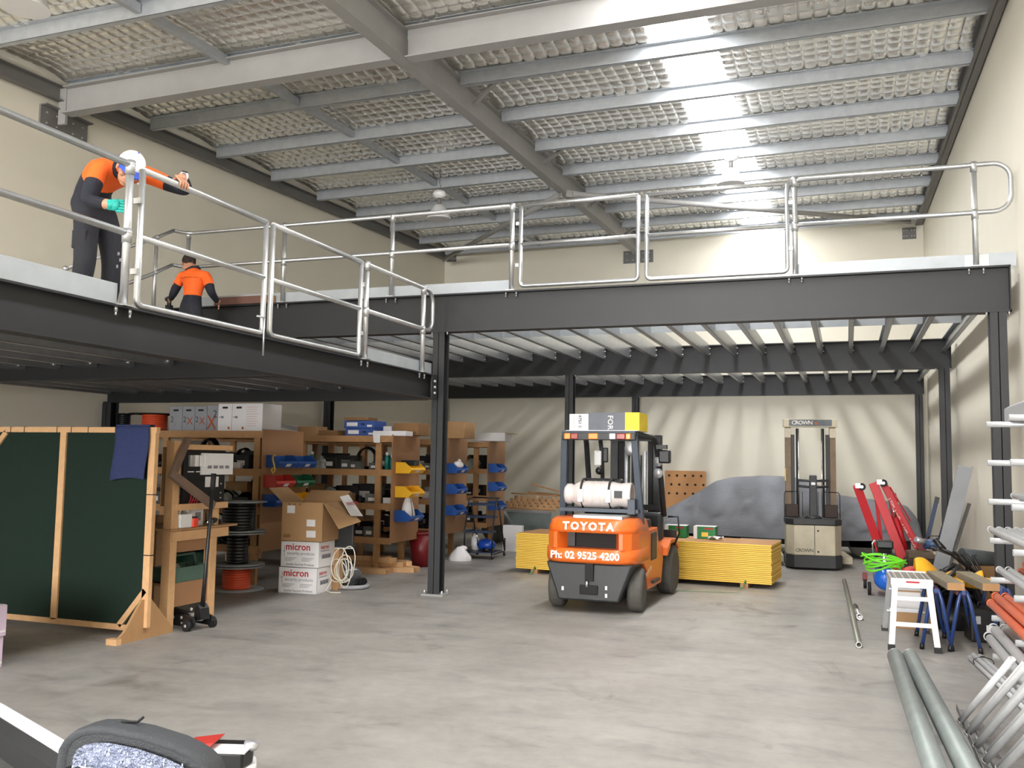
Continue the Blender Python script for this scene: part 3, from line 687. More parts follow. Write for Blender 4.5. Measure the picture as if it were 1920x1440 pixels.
# small goods on the shelves
m_g1 = mat('grey plastic goods', '#5d605c', .5, 0, .3, 20); m_g2 = mat('dark goods', '#2b2b2c', .55, 0, .3, 20); m_g3 = mat('olive goods', '#6e6a58', .6, 0, .3, 20)
m_bag = mat('clear plastic bag', '#8e938f', .22, 0, .35, 18, .6, 25)
GOODS = []
def proto_goods():
    def mk(n, cat, fn, mt, label):
        t = thing(n, label, cat, (0, 0, -50), 0, 'small goods on the timber shelves'); fn(t, mt); GOODS.append(t)
    def box_(t, mt, w=.16, d=.14, h=.1):
        MB().box(-w/2, w/2, -d/2, d/2, 0, h).build('body', mt, t, bevel=.004); MB().box(-w/2-.002, w/2+.002, -d/2-.002, d/2+.002, h, h+.012).build('lid', mt, t); MB().box(-w*.25, w*.25, -d/2-.003, -d/2, h*.25, h*.65).build('label_card', m_white, t)
    def bag_(t, mt):
        m = MB(); rr = random.Random(3)
        m.grid(lambda u, v: ((.5-abs(v-.5)*.1)*.34*math.cos(2*PI*u)*(1-.5*v**3)*(.9+.2*math.sin(9*u+7*v)), .13*math.sin(2*PI*u)*(1-.5*v**3)*(.9+.2*math.sin(13*u+3*v)), .16*v), 16, 7)
        m.build('film', mt, t); MB().ball((0, 0, .155), .05, 8, (1.4, .8, .6)).build('knot', mt, t)
    def can_(t, mt):
        MB().lathe([(.033, 0), (.033, .17), (.02, .19), (.02, .2), (0, .2)], n=12).build('body', mt, t); MB().lathe([(.022, .195), (.022, .235), (0, .24)], n=12).build('cap', m_whitep, t)
    def coil_(t, mt):
        m = MB()
        for k in range(4): m.tube([(.11*math.cos(2*PI*i/16), -.02+k*.013, .125+(.11+.004*k)*math.sin(2*PI*i/16)) for i in range(16)], .01, 6, closed=True)
        tag(m.build('winding', mt, t), kind='stuff'); MB().tube([(-.11, 0, .12), (-.12, 0, .06), (-.06, -.02, .006)], .008, 6).build('loose_end', mt, t)
    def fit_(t, mt):
        MB().lathe([(.05, 0), (.05, .06), (.03, .07), (.03, .12), (.0, .12)], n=10).build('fitting', mt, t); MB().cyl((0, 0, .05), (.09, 0, .05), .028, 10).build('branch', mt, t)
    mk('parts_box', 'box', box_, m_g1, 'small grey lidded parts box among the goods on the timber shelves')
    mk('parts_box', 'box', box_, m_white, 'small white lidded parts box among the goods on the timber shelves')
    mk('plastic_bag', 'bag', bag_, m_bag, 'knotted clear plastic bag among the goods on the timber shelves')
    mk('spray_can', 'can', can_, mat('teal can', '#1f7f70', .35), 'teal spray can standing on the timber shelves')
    mk('cable_coil', 'coil', coil_, m_cabk, 'black cable coil standing on the timber shelves')
    mk('pipe_fitting', 'fitting', fit_, m_g2, 'dark pipe fitting lying on the timber shelves')
    mk('parts_box', 'box', lambda t, mt: box_(t, mt, .2, .2, .16), m_card, 'small brown lidded carton among the goods on the timber shelves')
    mk('parts_box', 'box', lambda t, mt: box_(t, mt, .24, .18, .13), m_g2, 'small black lidded parts box among the goods on the timber shelves')
proto_goods()
used = set()
def put(k, x, y, z, rz=0, sc=1):
    g = GOODS[k]
    if k in used: g = copy_tree(g)
    used.add(k); g.location = (x, y, z); g.rotation_euler = (0, 0, rz); g.scale = (sc, sc, sc*rnd.uniform(.85, 1.15))
    return g
GN = ['grey parts box', 'white parts box', 'clear plastic bag', 'teal spray can', 'black cable coil', 'dark pipe fitting', 'small brown carton', 'black parts box']
def stock(y0, x0, x1, z, pick, step=.2, dmax=.1, sc=1.0, where=''):
    x = x1; n = 0
    while x > x0:
        k = rnd.choice(pick); g = put(k, x, y0+.1+rnd.random()*dmax, z, rnd.uniform(-.4, .4), sc*rnd.uniform(.8, 1.15)); x -= step*rnd.uniform(.85, 1.3)
        g['label'] = GN[k]+', '+ORD[n]+' from the aisle at the '+where; n += 1
ORD = ['first', 'second', 'third', 'fourth', 'fifth', 'sixth', 'seventh', 'eighth', 'ninth', 'tenth', 'eleventh', 'twelfth', 'thirteenth', 'fourteenth', 'fifteenth', 'sixteenth', 'seventeenth', 'eighteenth', 'nineteenth', 'twentieth', 'twenty-first', 'twenty-second']
for ri, ((y0, y1, xe), xa) in enumerate(zip(ROWS, (-9.4, -8.6, -7.3, -7.3))):
    for li, z in enumerate((.49, .97, 1.45)):
        where = 'of the '+['bottom', 'middle', 'top'][li]+' shelf, '+['red-bin', 'yellow-bin', 'second-to-last', 'farthest'][ri]+' row'
        stock(y0, xa, xe-.4, z, ((0, 4, 5, 7, 4), (0, 1, 5, 7, 2, 6, 5), (2, 0, 5, 7, 0, 2, 3))[li], .2, where='front '+where)
        stock(y0+.34, xa, xe-.4, z, (7, 7, 6, 5, 4, 7), .27, .2, 1.5, where='back '+where)
for q_, x in enumerate((-6.21, -6.13)): put(3, x, 11.85, 1.45)['label'] = ['left', 'right'][q_]+' of two teal spray cans between the post and the yellow-bin panel'
put(1, -6.17, 11.85, .97, .1, .8)['label'] = 'white parts box between the timber post and the panel with yellow bins'
t = thing('plastic_bag', 'white plastic bag bulging out of the lower blue bin beside the column', 'bag', (-5.92, 11.97, .745))
MB().grid(lambda u, v: (.085*math.cos(2*PI*u)*(1-.55*v*v)*(1+.15*math.sin(11*u)), .13*math.sin(2*PI*u)*(1-.6*v*v)*(1+.12*math.sin(7*u+5*v)), .3*v), 18, 8).build('film', m_white, t)
MB().ball((0, 0, .29), .04, 8).build('knot', m_white, t)
t = thing('tin', 'black tin lying in the top yellow bin', 'tin', (-5.9, 11.95, 1.51)); MB().box(-.1, .12, -.07, .07, 0, .07).build('body', m_black, t, bevel=.008); MB().box(-.1, .12, -.072, .072, .07, .08).build('lid', m_g2, t)
t = thing('plastic_bag', 'white bag lying in the top blue bin behind the column', 'bag', (-5.93, 13.78, 1.46)); MB().ball((0, 0, .06), .1, 10, (.8, 1.4, .7)).build('film', m_white, t); MB().ball((0, .05, .13), .03, 8).build('knot', m_white, t)

# white parts boxes behind the display board (second shelf of the first row)
for k, (x, z) in enumerate(((-7.62, 1.45), (-7.48, 1.45), (-7.34, 1.45), (-7.62, 1.56))): put(1, x, 9.95, z, 0, .75)['label'] = ['left', 'middle', 'right', 'upper'][k]+' white parts box on the shelf right of the black sample board'

# timber offcuts lying in front of the second shelf row
OFF = [(-6.75, 12.1, .0, 1.2, .12), (-6.5, 11.85, 0.0, .9, -.25), (-6.1, 11.9, 0.0, .62, .3), (-6.35, 11.95, .071, .8, .05), (-6.05, 12.2, .0, .55, -.5), (-6.3, 11.62, 0.0, .5, .05), (-6.15, 11.98, .071, .55, .5), (-6.45, 12.2, .071, .9, -.1), (-6.55, 11.9, .142, .75, .18), (-6.2, 11.8, .142, .4, -.3)]
for k, (x, y, z, L_, a) in enumerate(OFF):
    t = thing('timber_offcut', ORD[k]+' pine offcut, counted up from the floor, in the pile beside the column', 'timber', (x, y, z), a, 'timber offcuts')
    MB().box(-L_/2, L_/2, -.06, .06, 0, .07).build('board', m_pine, t, bevel=.003)
    MB().box(L_/2, L_/2+.002, -.055, .055, .004, .066).build('end_grain', m_timber, t)
t = thing('waste_bin', 'dark red waste bin standing behind the timber offcuts', 'bin', (-6.05, 12.75, 0)); MB().lathe([(.16, 0), (.2, .5), (.19, .5), (.15, .02), (0, .02)], n=20).build('body', mat('dark red plastic', '#6e1118', .4), t); MB().lathe([(.205, .48), (.215, .5), (.205, .52)], n=20).build('rim', mat('dark red plastic', '#6e1118', .4), t)
t = thing('plastic_bag', 'white plastic bag on the floor behind the central column', 'bag', (-5.85, 13.75, 0)); MB().grid(lambda u, v: (.17*math.cos(2*PI*u)*(1-.7*v*v)*(1+.15*math.sin(13*u+4*v)), .14*math.sin(2*PI*u)*(1-.7*v*v), .22*v), 18, 8).build('film', m_white, t); MB().ball((.05, 0, .2), .05, 8, (1.5, .7, .8)).build('knot', m_white, t)
carton('white box standing on the floor beside the yellow sheets', -5.78, -5.42, 15.5, 15.6, 0, .46, m_white, flaps=False)

# blue folding step trolley
t = thing('step_trolley', 'dark blue folding step trolley on castors in front of the farthest shelf', 'trolley', (-5.68, 14.25, 0), .05)
m_nb = mat('dark blue steel', '#1c2c4a', .4, .2)
for sx in (-.24, .24):
    MB().tube([(sx, -.2, .08), (sx, -.16, .5), (sx, .02, .96), (sx, .2, .98)], .013, 8).build('side_frame', m_black, t)
    MB().tube([(sx, -.2, .08), (sx, .5, .08), (sx, .5, .3)], .013, 8).build('base_tube', m_black, t); MB().tube([(sx, .5, .08), (sx, .12, .9)], .013, 8).build('rear_leg', m_black, t)
    for yy in (-.18, .48):
        w_ = MB(); w_.cyl((sx-.012, yy, .035), (sx+.012, yy, .035), .035, 12); c_ = w_.build('castor', m_blackm, t); MB().box(sx-.016, sx+.016, yy-.012, yy+.012, .04, .09).build('castor_fork', m_chrome, c_)
for z, y in ((.86, -.02), (.66, -.1), (.42, -.15)): MB().box(-.23, .23, y-.02, y+.2, z, z+.035).build('step', m_nb, t, bevel=.004)
MB().tube([(-.24, .2, .98), (.24, .2, .98)], .013, 8).build('top_bar', m_black, t); MB().box(-.24, .24, -.2, .3, .1, .115).build('base_tray', m_nb, t)
t = thing('hand_tool', 'blue power tool with chrome stem lying on the step trolley base', 'tool', (-5.62, 14.3, .116)); MB().ball((0, 0, .1), .14, 14, (1.2, .8, .7)).build('housing', mat('tool blue', '#1746a8', .35), t); MB().cyl((-.1, -.1, .1), (-.14, -.12, .36), .014, 8).build('stem', m_chrome, t); MB().cyl((.0, -.13, .03), (.1, -.15, .03), .03, 10).build('nozzle', m_black, t)
t = thing('gas_bottle', 'small white canister lying on the step trolley', 'canister', (-5.84, 14.35, .116)); MB().lathe([(0, 0), (.06, 0), (.065, .03), (.065, .2), (.03, .24), (.03, .27), (0, .27)], n=14).build('body', m_whitep, t); MB().cyl((0, 0, .27), (0, 0, .3), .02, 8).build('valve', m_black, t)

# cartons by the reels
def micron(label, x, y, z, rz, open_top=False):
    t = thing('printed_carton', label, 'box', (x, y, z), rz, 'white printed cartons')
    w, d, h = .5, .4, .3
    if not open_top: MB().box(-w/2, w/2, -d/2, d/2, 0, h).build('body', m_white, t, bevel=.003)
    else:
        m = MB()
        for a in ((-w/2, w/2, -d/2, -d/2+.006, 0, h), (-w/2, w/2, d/2-.006, d/2, 0, h), (-w/2, -w/2+.006, -d/2, d/2, 0, h), (w/2-.006, w/2, -d/2, d/2, 0, h), (-w/2, w/2, -d/2, d/2, 0, .006)): m.box(*a)
        m.build('body', m_white, t)
    f = -d/2-.0012
    text('micron', t, m_redp, (-.19, f, .2), (1, 0, 0), (0, 0, 1), .115, .0006, bold=.002); text('security products', t, m_dgp, (-.17, f, .145), (1, 0, 0), (0, 0, 1), .052, .0006)
    text('Quality Security Products', t, m_grp, (-.18, f, .02), (1, 0, 0), (0, 0, 1), .036, .0006)
    MB().box(-.206, -.203, f-.001, f+.001, .12, .25).build('print_line', m_grp, t)
    MB().box(-.225, -.19, f-.001, f+.001, .183, .187).build('print_line', m_grp, t)
    for xx in (-.2, .03):
        for k in range(3): MB().box(xx, xx+.16-.03*k, f-.001, f+.001, .105-.016*k, .11-.016*k).build('print_line', m_dgp, t)
    r = w/2+.0012
    text('micron', t, m_redp, (r, -.15, .215), (0, 1, 0), (0, 0, 1), .07, .0006, bold=.001); text('security products', t, m_dgp, (r, -.15, .185), (0, 1, 0), (0, 0, 1), .03, .0006)
    MB().box(r-.001, r+.001, -.12, .1, .1, .15).build('handling_marks', m_dgp, t)
    for k in range(3):
        a = -.1+.07*k; MB().prism([(a, .11), (a+.04, .11), (a+.02, .14)], 'X', r, r+.0015).build('arrow_mark', m_grp, t)
    return t
micron('lower of the two white printed cartons on the floor by the reels, top open', -6.15, 9.72, 0, .1, True)
micron('upper of the two white printed cartons, under the open brown carton', -6.14, 9.74, .305, .06)
t = thing('open_carton', 'big open brown carton with raised flaps on top of the white printed cartons', 'box', (-6.12, 9.78, .61), .09)
w, d, h = .54, .52, .46; th = .007
m = MB()
for a in ((-w/2, w/2, -d/2, -d/2+th, 0, h), (-w/2, w/2, d/2-th, d/2, 0, h), (-w/2, -w/2+th, -d/2, d/2, 0, h), (w/2-th, w/2, -d/2, d/2, 0, h), (-w/2, w/2, -d/2, d/2, 0, th)): m.box(*a)
m.build('body', m_card, t)
MB().add([(-w/2, -d/2, h), (-w/2, d/2, h), (-w/2-.2, d/2-.03, h+.16), (-w/2-.2, -d/2+.03, h+.16)], [(0, 1, 2, 3)]).build('flap', m_card, t, solid=.006)
MB().add([(w/2, -d/2, h), (w/2, d/2, h), (w/2+.26, d/2-.02, h-.24), (w/2+.2, -d/2+.02, h-.3)], [(0, 1, 2, 3)]).build('flap', m_card, t, solid=.006)
fl = MB().add([(-w/2, d/2, h), (w/2, d/2, h), (w/2, d/2+.22, h+.12), (-w/2, d/2+.22, h+.12)], [(0, 1, 2, 3)]).build('flap', m_card, t, solid=.006)
fr = MB().add([(w/2+.01, d/2-.1, h+.06), (w/2+.21, d/2-.2, h-.16), (w/2+.23, d/2+.1, h-.18), (w/2+.03, d/2+.1, h+.08)], [(0, 1, 2, 3)]).build('printed_flap', m_white, t, solid=.006)
text('micron', fr, m_redp, (w/2+.13, d/2-.12, h-.04), (.02, .98, .05), (-.65, .1, .75), .1, .0006)
for (x, z, a, b) in ((-.2, .33, .1, .09), (.06, .18, .11, .08), (.06, .05, .12, .08)): MB().box(x, x+a, -d/2-.003, -d/2, z, z+b).build('paper_label', m_white, t)
MB().box(-.24, -.15, -d/2-.0015, -d/2, .04, .08).build('print_mark', m_cardk, t)
for k in range(3): MB().box(-.19+.07*k, -.16+.07*k, -d/2-.0015, -d/2, .425, .445).build('print_mark', m_cardk, t)
t = thing('monitor', 'black flat box standing behind the open carton', 'monitor', (-5.84, 10.02, .501), .3); MB().box(-.14, .14, -.03, .03, 0, .3).build('body', m_black, t, bevel=.005); MB().box(-.13, .13, -.034, -.03, .02, .28).build('screen', m_blackm, t); MB().box(-.14, .14, -.036, -.03, -.0, .008).build('edge', m_whitep, t)

m_cord = mat('cream cable', '#d8d2c4', .5)
t = thing('cable_bundle', 'loose cream cable loops hanging beside the white cartons', 'cable', (-5.78, 9.85, 0)); rr = random.Random(5)
for k in range(7):
    cx, cz, ra, rb = rr.uniform(-.05, .12), rr.uniform(.25, .36), rr.uniform(.07, .13), rr.uniform(.12, .2); ph = rr.uniform(0, 6)
    MB().tube([(cx+ra*math.cos(2*PI*i/18+ph), -.05+.03*k*.5+.02*math.sin(2*PI*i/18*2+k), cz+rb*math.sin(2*PI*i/18+ph)) for i in range(18)], .006, 6, closed=True).build('cable_loop', m_cord, t)
MB().tube([(-.05, -.05, .15), (-.1, -.1, .02), (.0, -.14, .008), (.1, -.1, .008)], .006, 6).build('cable_tail', m_cord, t)
carton('upright brown carton behind the cream cable loops', -5.99, -5.84, 9.95, 10.07, 0, .5, m_card)
# vacuum cleaner
t = thing('vacuum_cleaner', 'grey barrel vacuum cleaner with ribbed hose on the floor by the cartons', 'vacuum', (-5.88, 10.26, 0), -.35)
m_vac = mat('grey vacuum plastic', '#4c4d54', .25, 0, .1, 6, coat=.4)
MB().grid(lambda u, v: (.15*math.cos(2*PI*u)*math.sin(PI*(.06+.88*v))**.45, .2*math.sin(2*PI*u)*math.sin(PI*(.06+.88*v))**.45-.02*v, .03+.24*v), 24, 10).build('body', m_vac, t)
MB().lathe([(0, .262), (.1, .262), (.09, .285), (.03, .292), (0, .292)], n=18).build('lid', mat('vacuum lid', '#2d2c36', .2, coat=.4), t)
MB().tube([(0, .08, .28), (0, .05, .325), (0, -.05, .325), (0, -.08, .28)], .012, 8).build('handle', m_black, t)
for sx in (-1, 1): MB().cyl((sx*.13, .12, .06), (sx*.16, .12, .06), .06, 16).build('wheel', m_black, t)
MB().box(-.07, .07, -.19, -.17, .1, .16).build('badge', m_greymetal, t)
hose = [(0, -.17, .06)]+[(.02+.24*math.sin(a)*1.1, -.22+.24*(1-math.cos(a))*.9, .028) for a in [PI*i/16*1.25 for i in range(1, 17)]]
m = MB(); hp = []
V = [Vector(p) for p in hose]
for i in range(len(V)-1):
    for k in range(5): hp.append(V[i].lerp(V[i+1], k/5))
m.tube(hp, [.023+.0035*(i % 2) for i in range(len(hp))], 10); m.build('hose', mat('grey hose', '#9a9ba0', .4), t)

# big cable reels stacked
for k, (z, mc, nm, h, rc) in enumerate(((0.0, m_cabo, 'orange cable reel on the floor at the bottom of the reel stack', .285, .17), (.30, m_cabk, 'black cable reel in the middle of the reel stack, above the orange one', .385, .13), (.70, m_cabk, 'black cable reel at the top of the reel stack', .36, .2))):
    spool(nm, -6.98, 9.32 if 0 else 9.5, z, .33, h, rc, m_disc, mc, 'cable_reel', 9, group='stacked cable reels', hub=.05)
spool('coil reel standing on the lower shelf behind the display board', -7.55, 9.98, 1.0, .17, .1, .13, mat('cream reel', '#bdb7a8', .6), m_cabk, 'cable_reel', 4, (0, 1, 0))
spool('white cable coil reel standing on the shelf beside the timber post', -7.25, 10.0, 1.0, .15, .1, .14, m_disc, m_cord, 'cable_reel', 5, (0, 1, 0))
# green rubbish drum with black liner
t = thing('rubbish_drum', 'dark green rubbish drum with black liner beside the cable reels', 'bin', (-7.15, 8.75, 0))
MB().lathe([(.2, 0), (.235, .55), (.225, .55), (.19, .02), (0, .02)], n=24).build('drum', mat('drum green', '#123f31', .45), t)
MB().lathe([(.245, .52), (.25, .6), (.22, .68), (.14, .72), (.0, .66)], n=24).build('liner', m_black, t)
# ---- display bench (faces the aisle)
t = thing('display_bench', 'narrow pine display bench with black sample board, in front of the shelves', 'bench', (-5.88, 7.0, 0), 0)
def bb(m, n, mt, bevel=.002): return m.build(n, mt, t, bevel=bevel)
bb(MB().box(-.07, .02, -.03, .06, 0, 1.74), 'post', m_pine); bb(MB().box(-.06, .02, .55, .64, 0, .86), 'post', m_pine)
bb(MB().box(-.72, -.64, -.03, .06, 0, .86), 'post', m_pine); bb(MB().box(-.72, -.64, .55, .64, 0, 1.0), 'post', m_pine)
bb(MB().box(-.72, .05, -.06, .92, .905, .925), 'bench_top', m_ply)
bb(MB().box(-.02, .035, -.02, .8, .81, .9), 'front_rail', m_pine)
bb(MB().box(-.70, -.66, -.02, .8, .81, .9), 'back_rail', m_pine)
bb(MB().box(-.03, 0, .05, .6, .7, .81), 'apron_board', m_mdf); bb(MB().box(-.03, 0, .05, .6, .2, .42), 'kick_board', m_mdf)
bb(MB().box(-.62, -.03, .02, .6, .395, .415), 'lower_shelf', m_mdf)
bb(MB().box(-.01, .03, .05, .82, 1.66, 1.71), 'top_rail', m_pine); bb(MB().box(-.01, .03, .02, .78, 1.09, 1.15), 'mid_rail', m_pine)
bb(MB().box(-.05, .0, .62, .68, .92, 1.1), 'strut', m_pine); bb(MB().box(-.14, -.06, .0, .16, 1.13, 1.68), 'side_board', m_ply)
pan = bb(MB().box(-.035, -.01, .14, .76, 1.15, 1.66), 'sample_board', m_blackm)
MB().box(-.012, .012, .38, .86, 1.42, 1.63).build('cover_plate', m_whitep, pan, bevel=.003)
for k in range(4):
    MB().box(-.01, .02, .2+.07*k, .25+.07*k, 1.5, 1.61).build('switch_module', m_whitep if k else m_greymetal, pan, bevel=.004)
for k in range(4): MB().box(.012, .016, .46+.09*k, .52+.09*k, 1.48, 1.51).build('socket_slot', m_dgp, pan)
MB().box(-.012, -.005, .46, .66, 1.3, 1.4).build('paper_note', m_white, pan)
for (y, z) in ((.24, 1.26), (.7, 1.33), (.7, 1.24), (.7, 1.19)): MB().cyl((-.012, y, z), (-.002, y, z), .007, 8).build('screw', m_zinc, pan)
for k in range(4): MB().tube([(.0, .22+.035*k, 1.14), (.02, .23+.035*k, 1.2), (.01, .24+.036*k, 1.26-.02*(k % 2))], .006, 6).build('red_lead', m_redp, pan)
for y in (.2, .32): MB().box(-.012, -.008, y, y+.09, 1.445, 1.455).build('white_lettering', m_white, pan)
t = thing('white_container', 'white plastic tub with cables on the display bench', 'tub', (-5.9, 7.12, .926)); MB().box(-.06, .06, -.05, .12, 0, .13).build('tub', m_whitep, t, bevel=.01); MB().tube([(0, .0, .13), (0, .02, .18), (.01, .1, .16), (0, .14, .12)], .01, 6).build('cable', m_whitep, t)
t = thing('white_container', 'white carton with grey print at the back of the display bench', 'box', (-6.0, 7.38, .926)); MB().box(-.06, .06, -.14, .14, 0, .17).build('carton', m_white, t, bevel=.004); MB().box(.06, .062, .02, .1, .05, .13).build('print_mark', m_dgp, t)
t = thing('tape_measure', 'bright red tape measure on the front edge of the display bench', 'tool', (-5.86, 7.28, .926)); MB().box(-.03, .03, -.04, .04, 0, .09).build('case', mat('signal red', '#f0472f', .35), t, bevel=.012); MB().box(-.031, .031, -.042, .02, .085, .1).build('grip', m_black, t, bevel=.004)
t = thing('cordless_driver', 'black cordless driver lying on the display bench beside the jack handle', 'tool', (-5.88, 7.6, .926), .4)
MB().cyl((0, -.12, .04), (0, .1, .05), .028, 12).build('motor_housing', m_black, t); MB().box(-.02, .02, .04, .08, 0, .05).build('grip', m_black, t, bevel=.006); MB().box(-.035, .035, .07, .17, 0, .045).build('battery', m_blackm, t, bevel=.004); MB().cyl((0, -.12, .04), (0, -.17, .04), .014, 8).build('chuck', m_chrome, t)
t = thing('tool_caddy', 'grey green plastic tool caddy on the lower shelf of the display bench', 'caddy', (-6.02, 7.32, .416), 0)
m_gg = mat('grey green plastic', '#4f6a5e', .5)
m = MB(); L1, W1 = .24, .14
for a in ((-W1, W1, -L1, -L1+.01, 0, .14), (-W1, W1, L1-.01, L1, 0, .14), (-W1, -W1+.01, -L1, L1, 0, .14), (W1-.01, W1, -L1, L1, 0, .14), (-W1, W1, -L1, L1, 0, .01)): m.box(*a)
m.build('tray', m_gg, t, bevel=.004); MB().tube([(0, -L1+.02, .1), (0, -L1+.06, .24), (0, L1-.06, .24), (0, L1-.02, .1)], .016, 8).build('handle', m_gg, t); MB().ball((0, -.1, .12), .06, 10, (1, 1.3, .8)).build('rag', mat('grey rag', '#8a8782', .8), t)
# bent brown timber (boomerang shaped) leaning on the bench
t = thing('bent_timber', 'brown weathered bent timber piece leaning on the display bench', 'timber', (-5.78, 7.0, 1.2))
m_bt = mat('weathered brown timber', '#6f5a4c', .7, 0, .15, 6)
MB().bar((-.06, .12, .56), (0.0, -.13, .23), .06, .045, up=(1, 0, 0)).build('upper_limb', m_bt, t)
MB().bar((0.0, -.16, .24), (.06, .38, -.07), .07, .05, up=(1, 0, 0)).build('lower_limb', m_bt, t)
# ---- green mesh screen on plywood feet
t = thing('mesh_screen', 'tall pine framed screen covered in dark green mesh on a plywood foot', 'screen', (-6.75, 6.62, 0))
m_mesh = mat('dark green mesh', '#082318', .9, 0, .18, 60, .4, 220)
Y_ = (-.022, .022)
MB().box(-1.1, 1.0, *Y_, 1.8, 1.85).build('top_rail', m_pine, t); MB().box(-1.1, .9, *Y_, .06, .11).build('bottom_rail', m_pine, t)
for x in (-1.1, -.07, .955): MB().box(x-.035, x+.035, *Y_, .1, 1.8).build('stile', m_pine, t)
MB().box(-1.09, .96, -.004, .004, .1, 1.81).build('mesh_sheet', m_mesh, t)
MB().bar((.68, 0, .1), (.95, 0, .42), .05, .044, up=(0, 1, 0)).build('corner_brace', m_pine, t); MB().bar((-1.05, 0, 1.5), (-.78, 0, 1.8), .05, .044, up=(0, 1, 0)).build('corner_brace', m_pine, t)
MB().prism([(-.31, 0), (-.31, .05), (-.24, .1), (-.05, .34), (.06, .34), (.36, .04), (.36, 0)], 'X', .93, .955).build('foot_plate', m_ply, t)
MB().prism([(-.3, 0), (-.3, .05), (-.24, .1), (-.05, .34), (.06, .34), (.36, .04), (.36, 0)], 'X', -1.12, -1.095).build('foot_plate', m_ply, t)
MB().box(.85, .96, -.34, -.28, 0, .05).build('foot_block', m_pine, t)
for x in (-.88, -.72, -.55, -.15, .02, .22): MB().box(x, x+.006, -.025, .025, 1.797, 1.853).build('cable_tie', m_black, t)
for z in (1.25, .72): MB().box(.915, .995, -.026, .026, z, z+.008).build('cable_tie', m_black, t)
t = thing('towel', 'navy blue towel draped over the top corner of the green screen', 'towel', (-6.0, 6.62, 1.86))
m_tow = mat('navy towel', '#2b3660', .9, 0, .15, 40, .5, 120)
MB().grid(lambda u, v: (-.2+.38*u+.012*math.sin(5*v), -.04-.006*math.sin(9*u)-.02*v if v > .04 else -.03*v/.04, .008 if v < .02 else .008-.5*v*(1-.06*math.sin(2.5*u))), 14, 24).build('front_fall', m_tow, t, solid=.008)
MB().grid(lambda u, v: (-.2+.38*u, .03+.02*v, .008-.28*v), 10, 10).build('back_fall', m_tow, t, solid=.008)
MB().box(-.2, .18, -.03, .03, .0, .012).build('top_fold', m_tow, t)
# ---- trolley jack
t = thing('trolley_jack', 'black hydraulic trolley jack with long upright handle on the floor by the bench', 'jack', (-5.8, 7.22, 0), -.25)
for s_ in (-.1, .1): MB().prism([(-.3, .03), (.18, .03), (.2, .07), (.18, .12), (.05, .14), (-.3, .09)], 'Y', s_-.012, s_+.012).build('side_plate', m_black, t)
for x, r in ((-.26, .04), (.14, .05)):
    for s_ in (-.14, .14): w_ = MB().cyl((x, s_-.018, r), (x, s_+.018, r), r, 16).build('wheel', m_blackm, t); MB().cyl((x, s_-.022, r), (x, s_+.022, r), .014, 8).build('axle_cap', m_zinc, w_)
MB().bar((.05, 0, .1), (-.28, 0, .13), .07, .05).build('lift_arm', m_black, t); MB().lathe([(.05, .13), (.055, .17), (0, .17)], (-.28, 0, 0), n=14).build('saddle', m_black, t)
MB().cyl((-.05, 0, .09), (.16, 0, .12), .04, 12).build('hydraulic_ram', m_greymetal, t); MB().prism([(.12, .08), (.22, .1), (.2, .2), (.16, .24), (.12, .2)], 'Y', -.05, .05).build('handle_socket', m_black, t)
for (x, z) in ((.16, .2), (.02, .11), (-.1, .1)): MB().cyl((x, -.116, z), (x, -.108, z), .014, 8).build('bolt_head', m_zinc, t)
MB().box(.02, .17, -.118, -.112, .055, .068).build('trim_stripe', m_zinc, t)
MB().tube([(.17, 0, .2), (.19, 0, .5), (.25, 0, 1.42)], [.022, .017, .017], 10).build('handle', m_black, t); MB().tube([(.242, 0, 1.28), (.251, 0, 1.44)], .024, 10).build('handle_grip', m_blackm, t)
# ---- wrapped cartons at the left edge
m_lav = mat('pale wrapped carton', '#cfbcd0', .4, 0, .05, 3)
for k in range(2):
    t = thing('wrapped_carton', ['lower', 'upper'][k]+' pale plastic-wrapped carton at the left edge of the floor', 'box', (-6.34, 5.0, .001+.235*k), .06, 'wrapped cartons')
    MB().box(-.6+.02*k, .39+.02*k, -.3, .3, 0, .23).build('body', m_lav, t, bevel=.006); MB().box(.39+.02*k, .392+.02*k, -.29, .29, .03, .045).build('wrap_seam', m_white, t); MB().box(-.59+.02*k, .38+.02*k, -.29, .29, .23, .233).build('top_sheet', m_white, t)
# ================================================================ forklift
t = thing('forklift', 'orange forklift truck with black bumper seen from behind in the middle of the hall', 'forklift', (-2.6, 9.98, 0), -.015)
FK = t
m_fblk = mat('black forklift paint', '#26282b', .45, 0, .15, 8)
m_fgrey = mat('blue grey guard paint', '#3a4350', .45, 0, .1, 8)
m_or2 = m_orange
def loft(m, secs, smooth=True, cap=True):
    n = len(secs[0]); b = len(m.v)
    vs = [p for s_ in secs for p in s_]; fs = []
    for i in range(len(secs)-1):
        for k in range(n): fs.append((i*n+k, i*n+(k+1) % n, (i+1)*n+(k+1) % n, (i+1)*n+k))
    m.add(vs, fs, smooth)
    if cap: m.f.append([b+k for k in range(n)][::-1]); m.mi.append(m.cur); m.sm.append(False); m.f.append([b+(len(secs)-1)*n+k for k in range(n)]); m.mi.append(m.cur); m.sm.append(False)
    return m
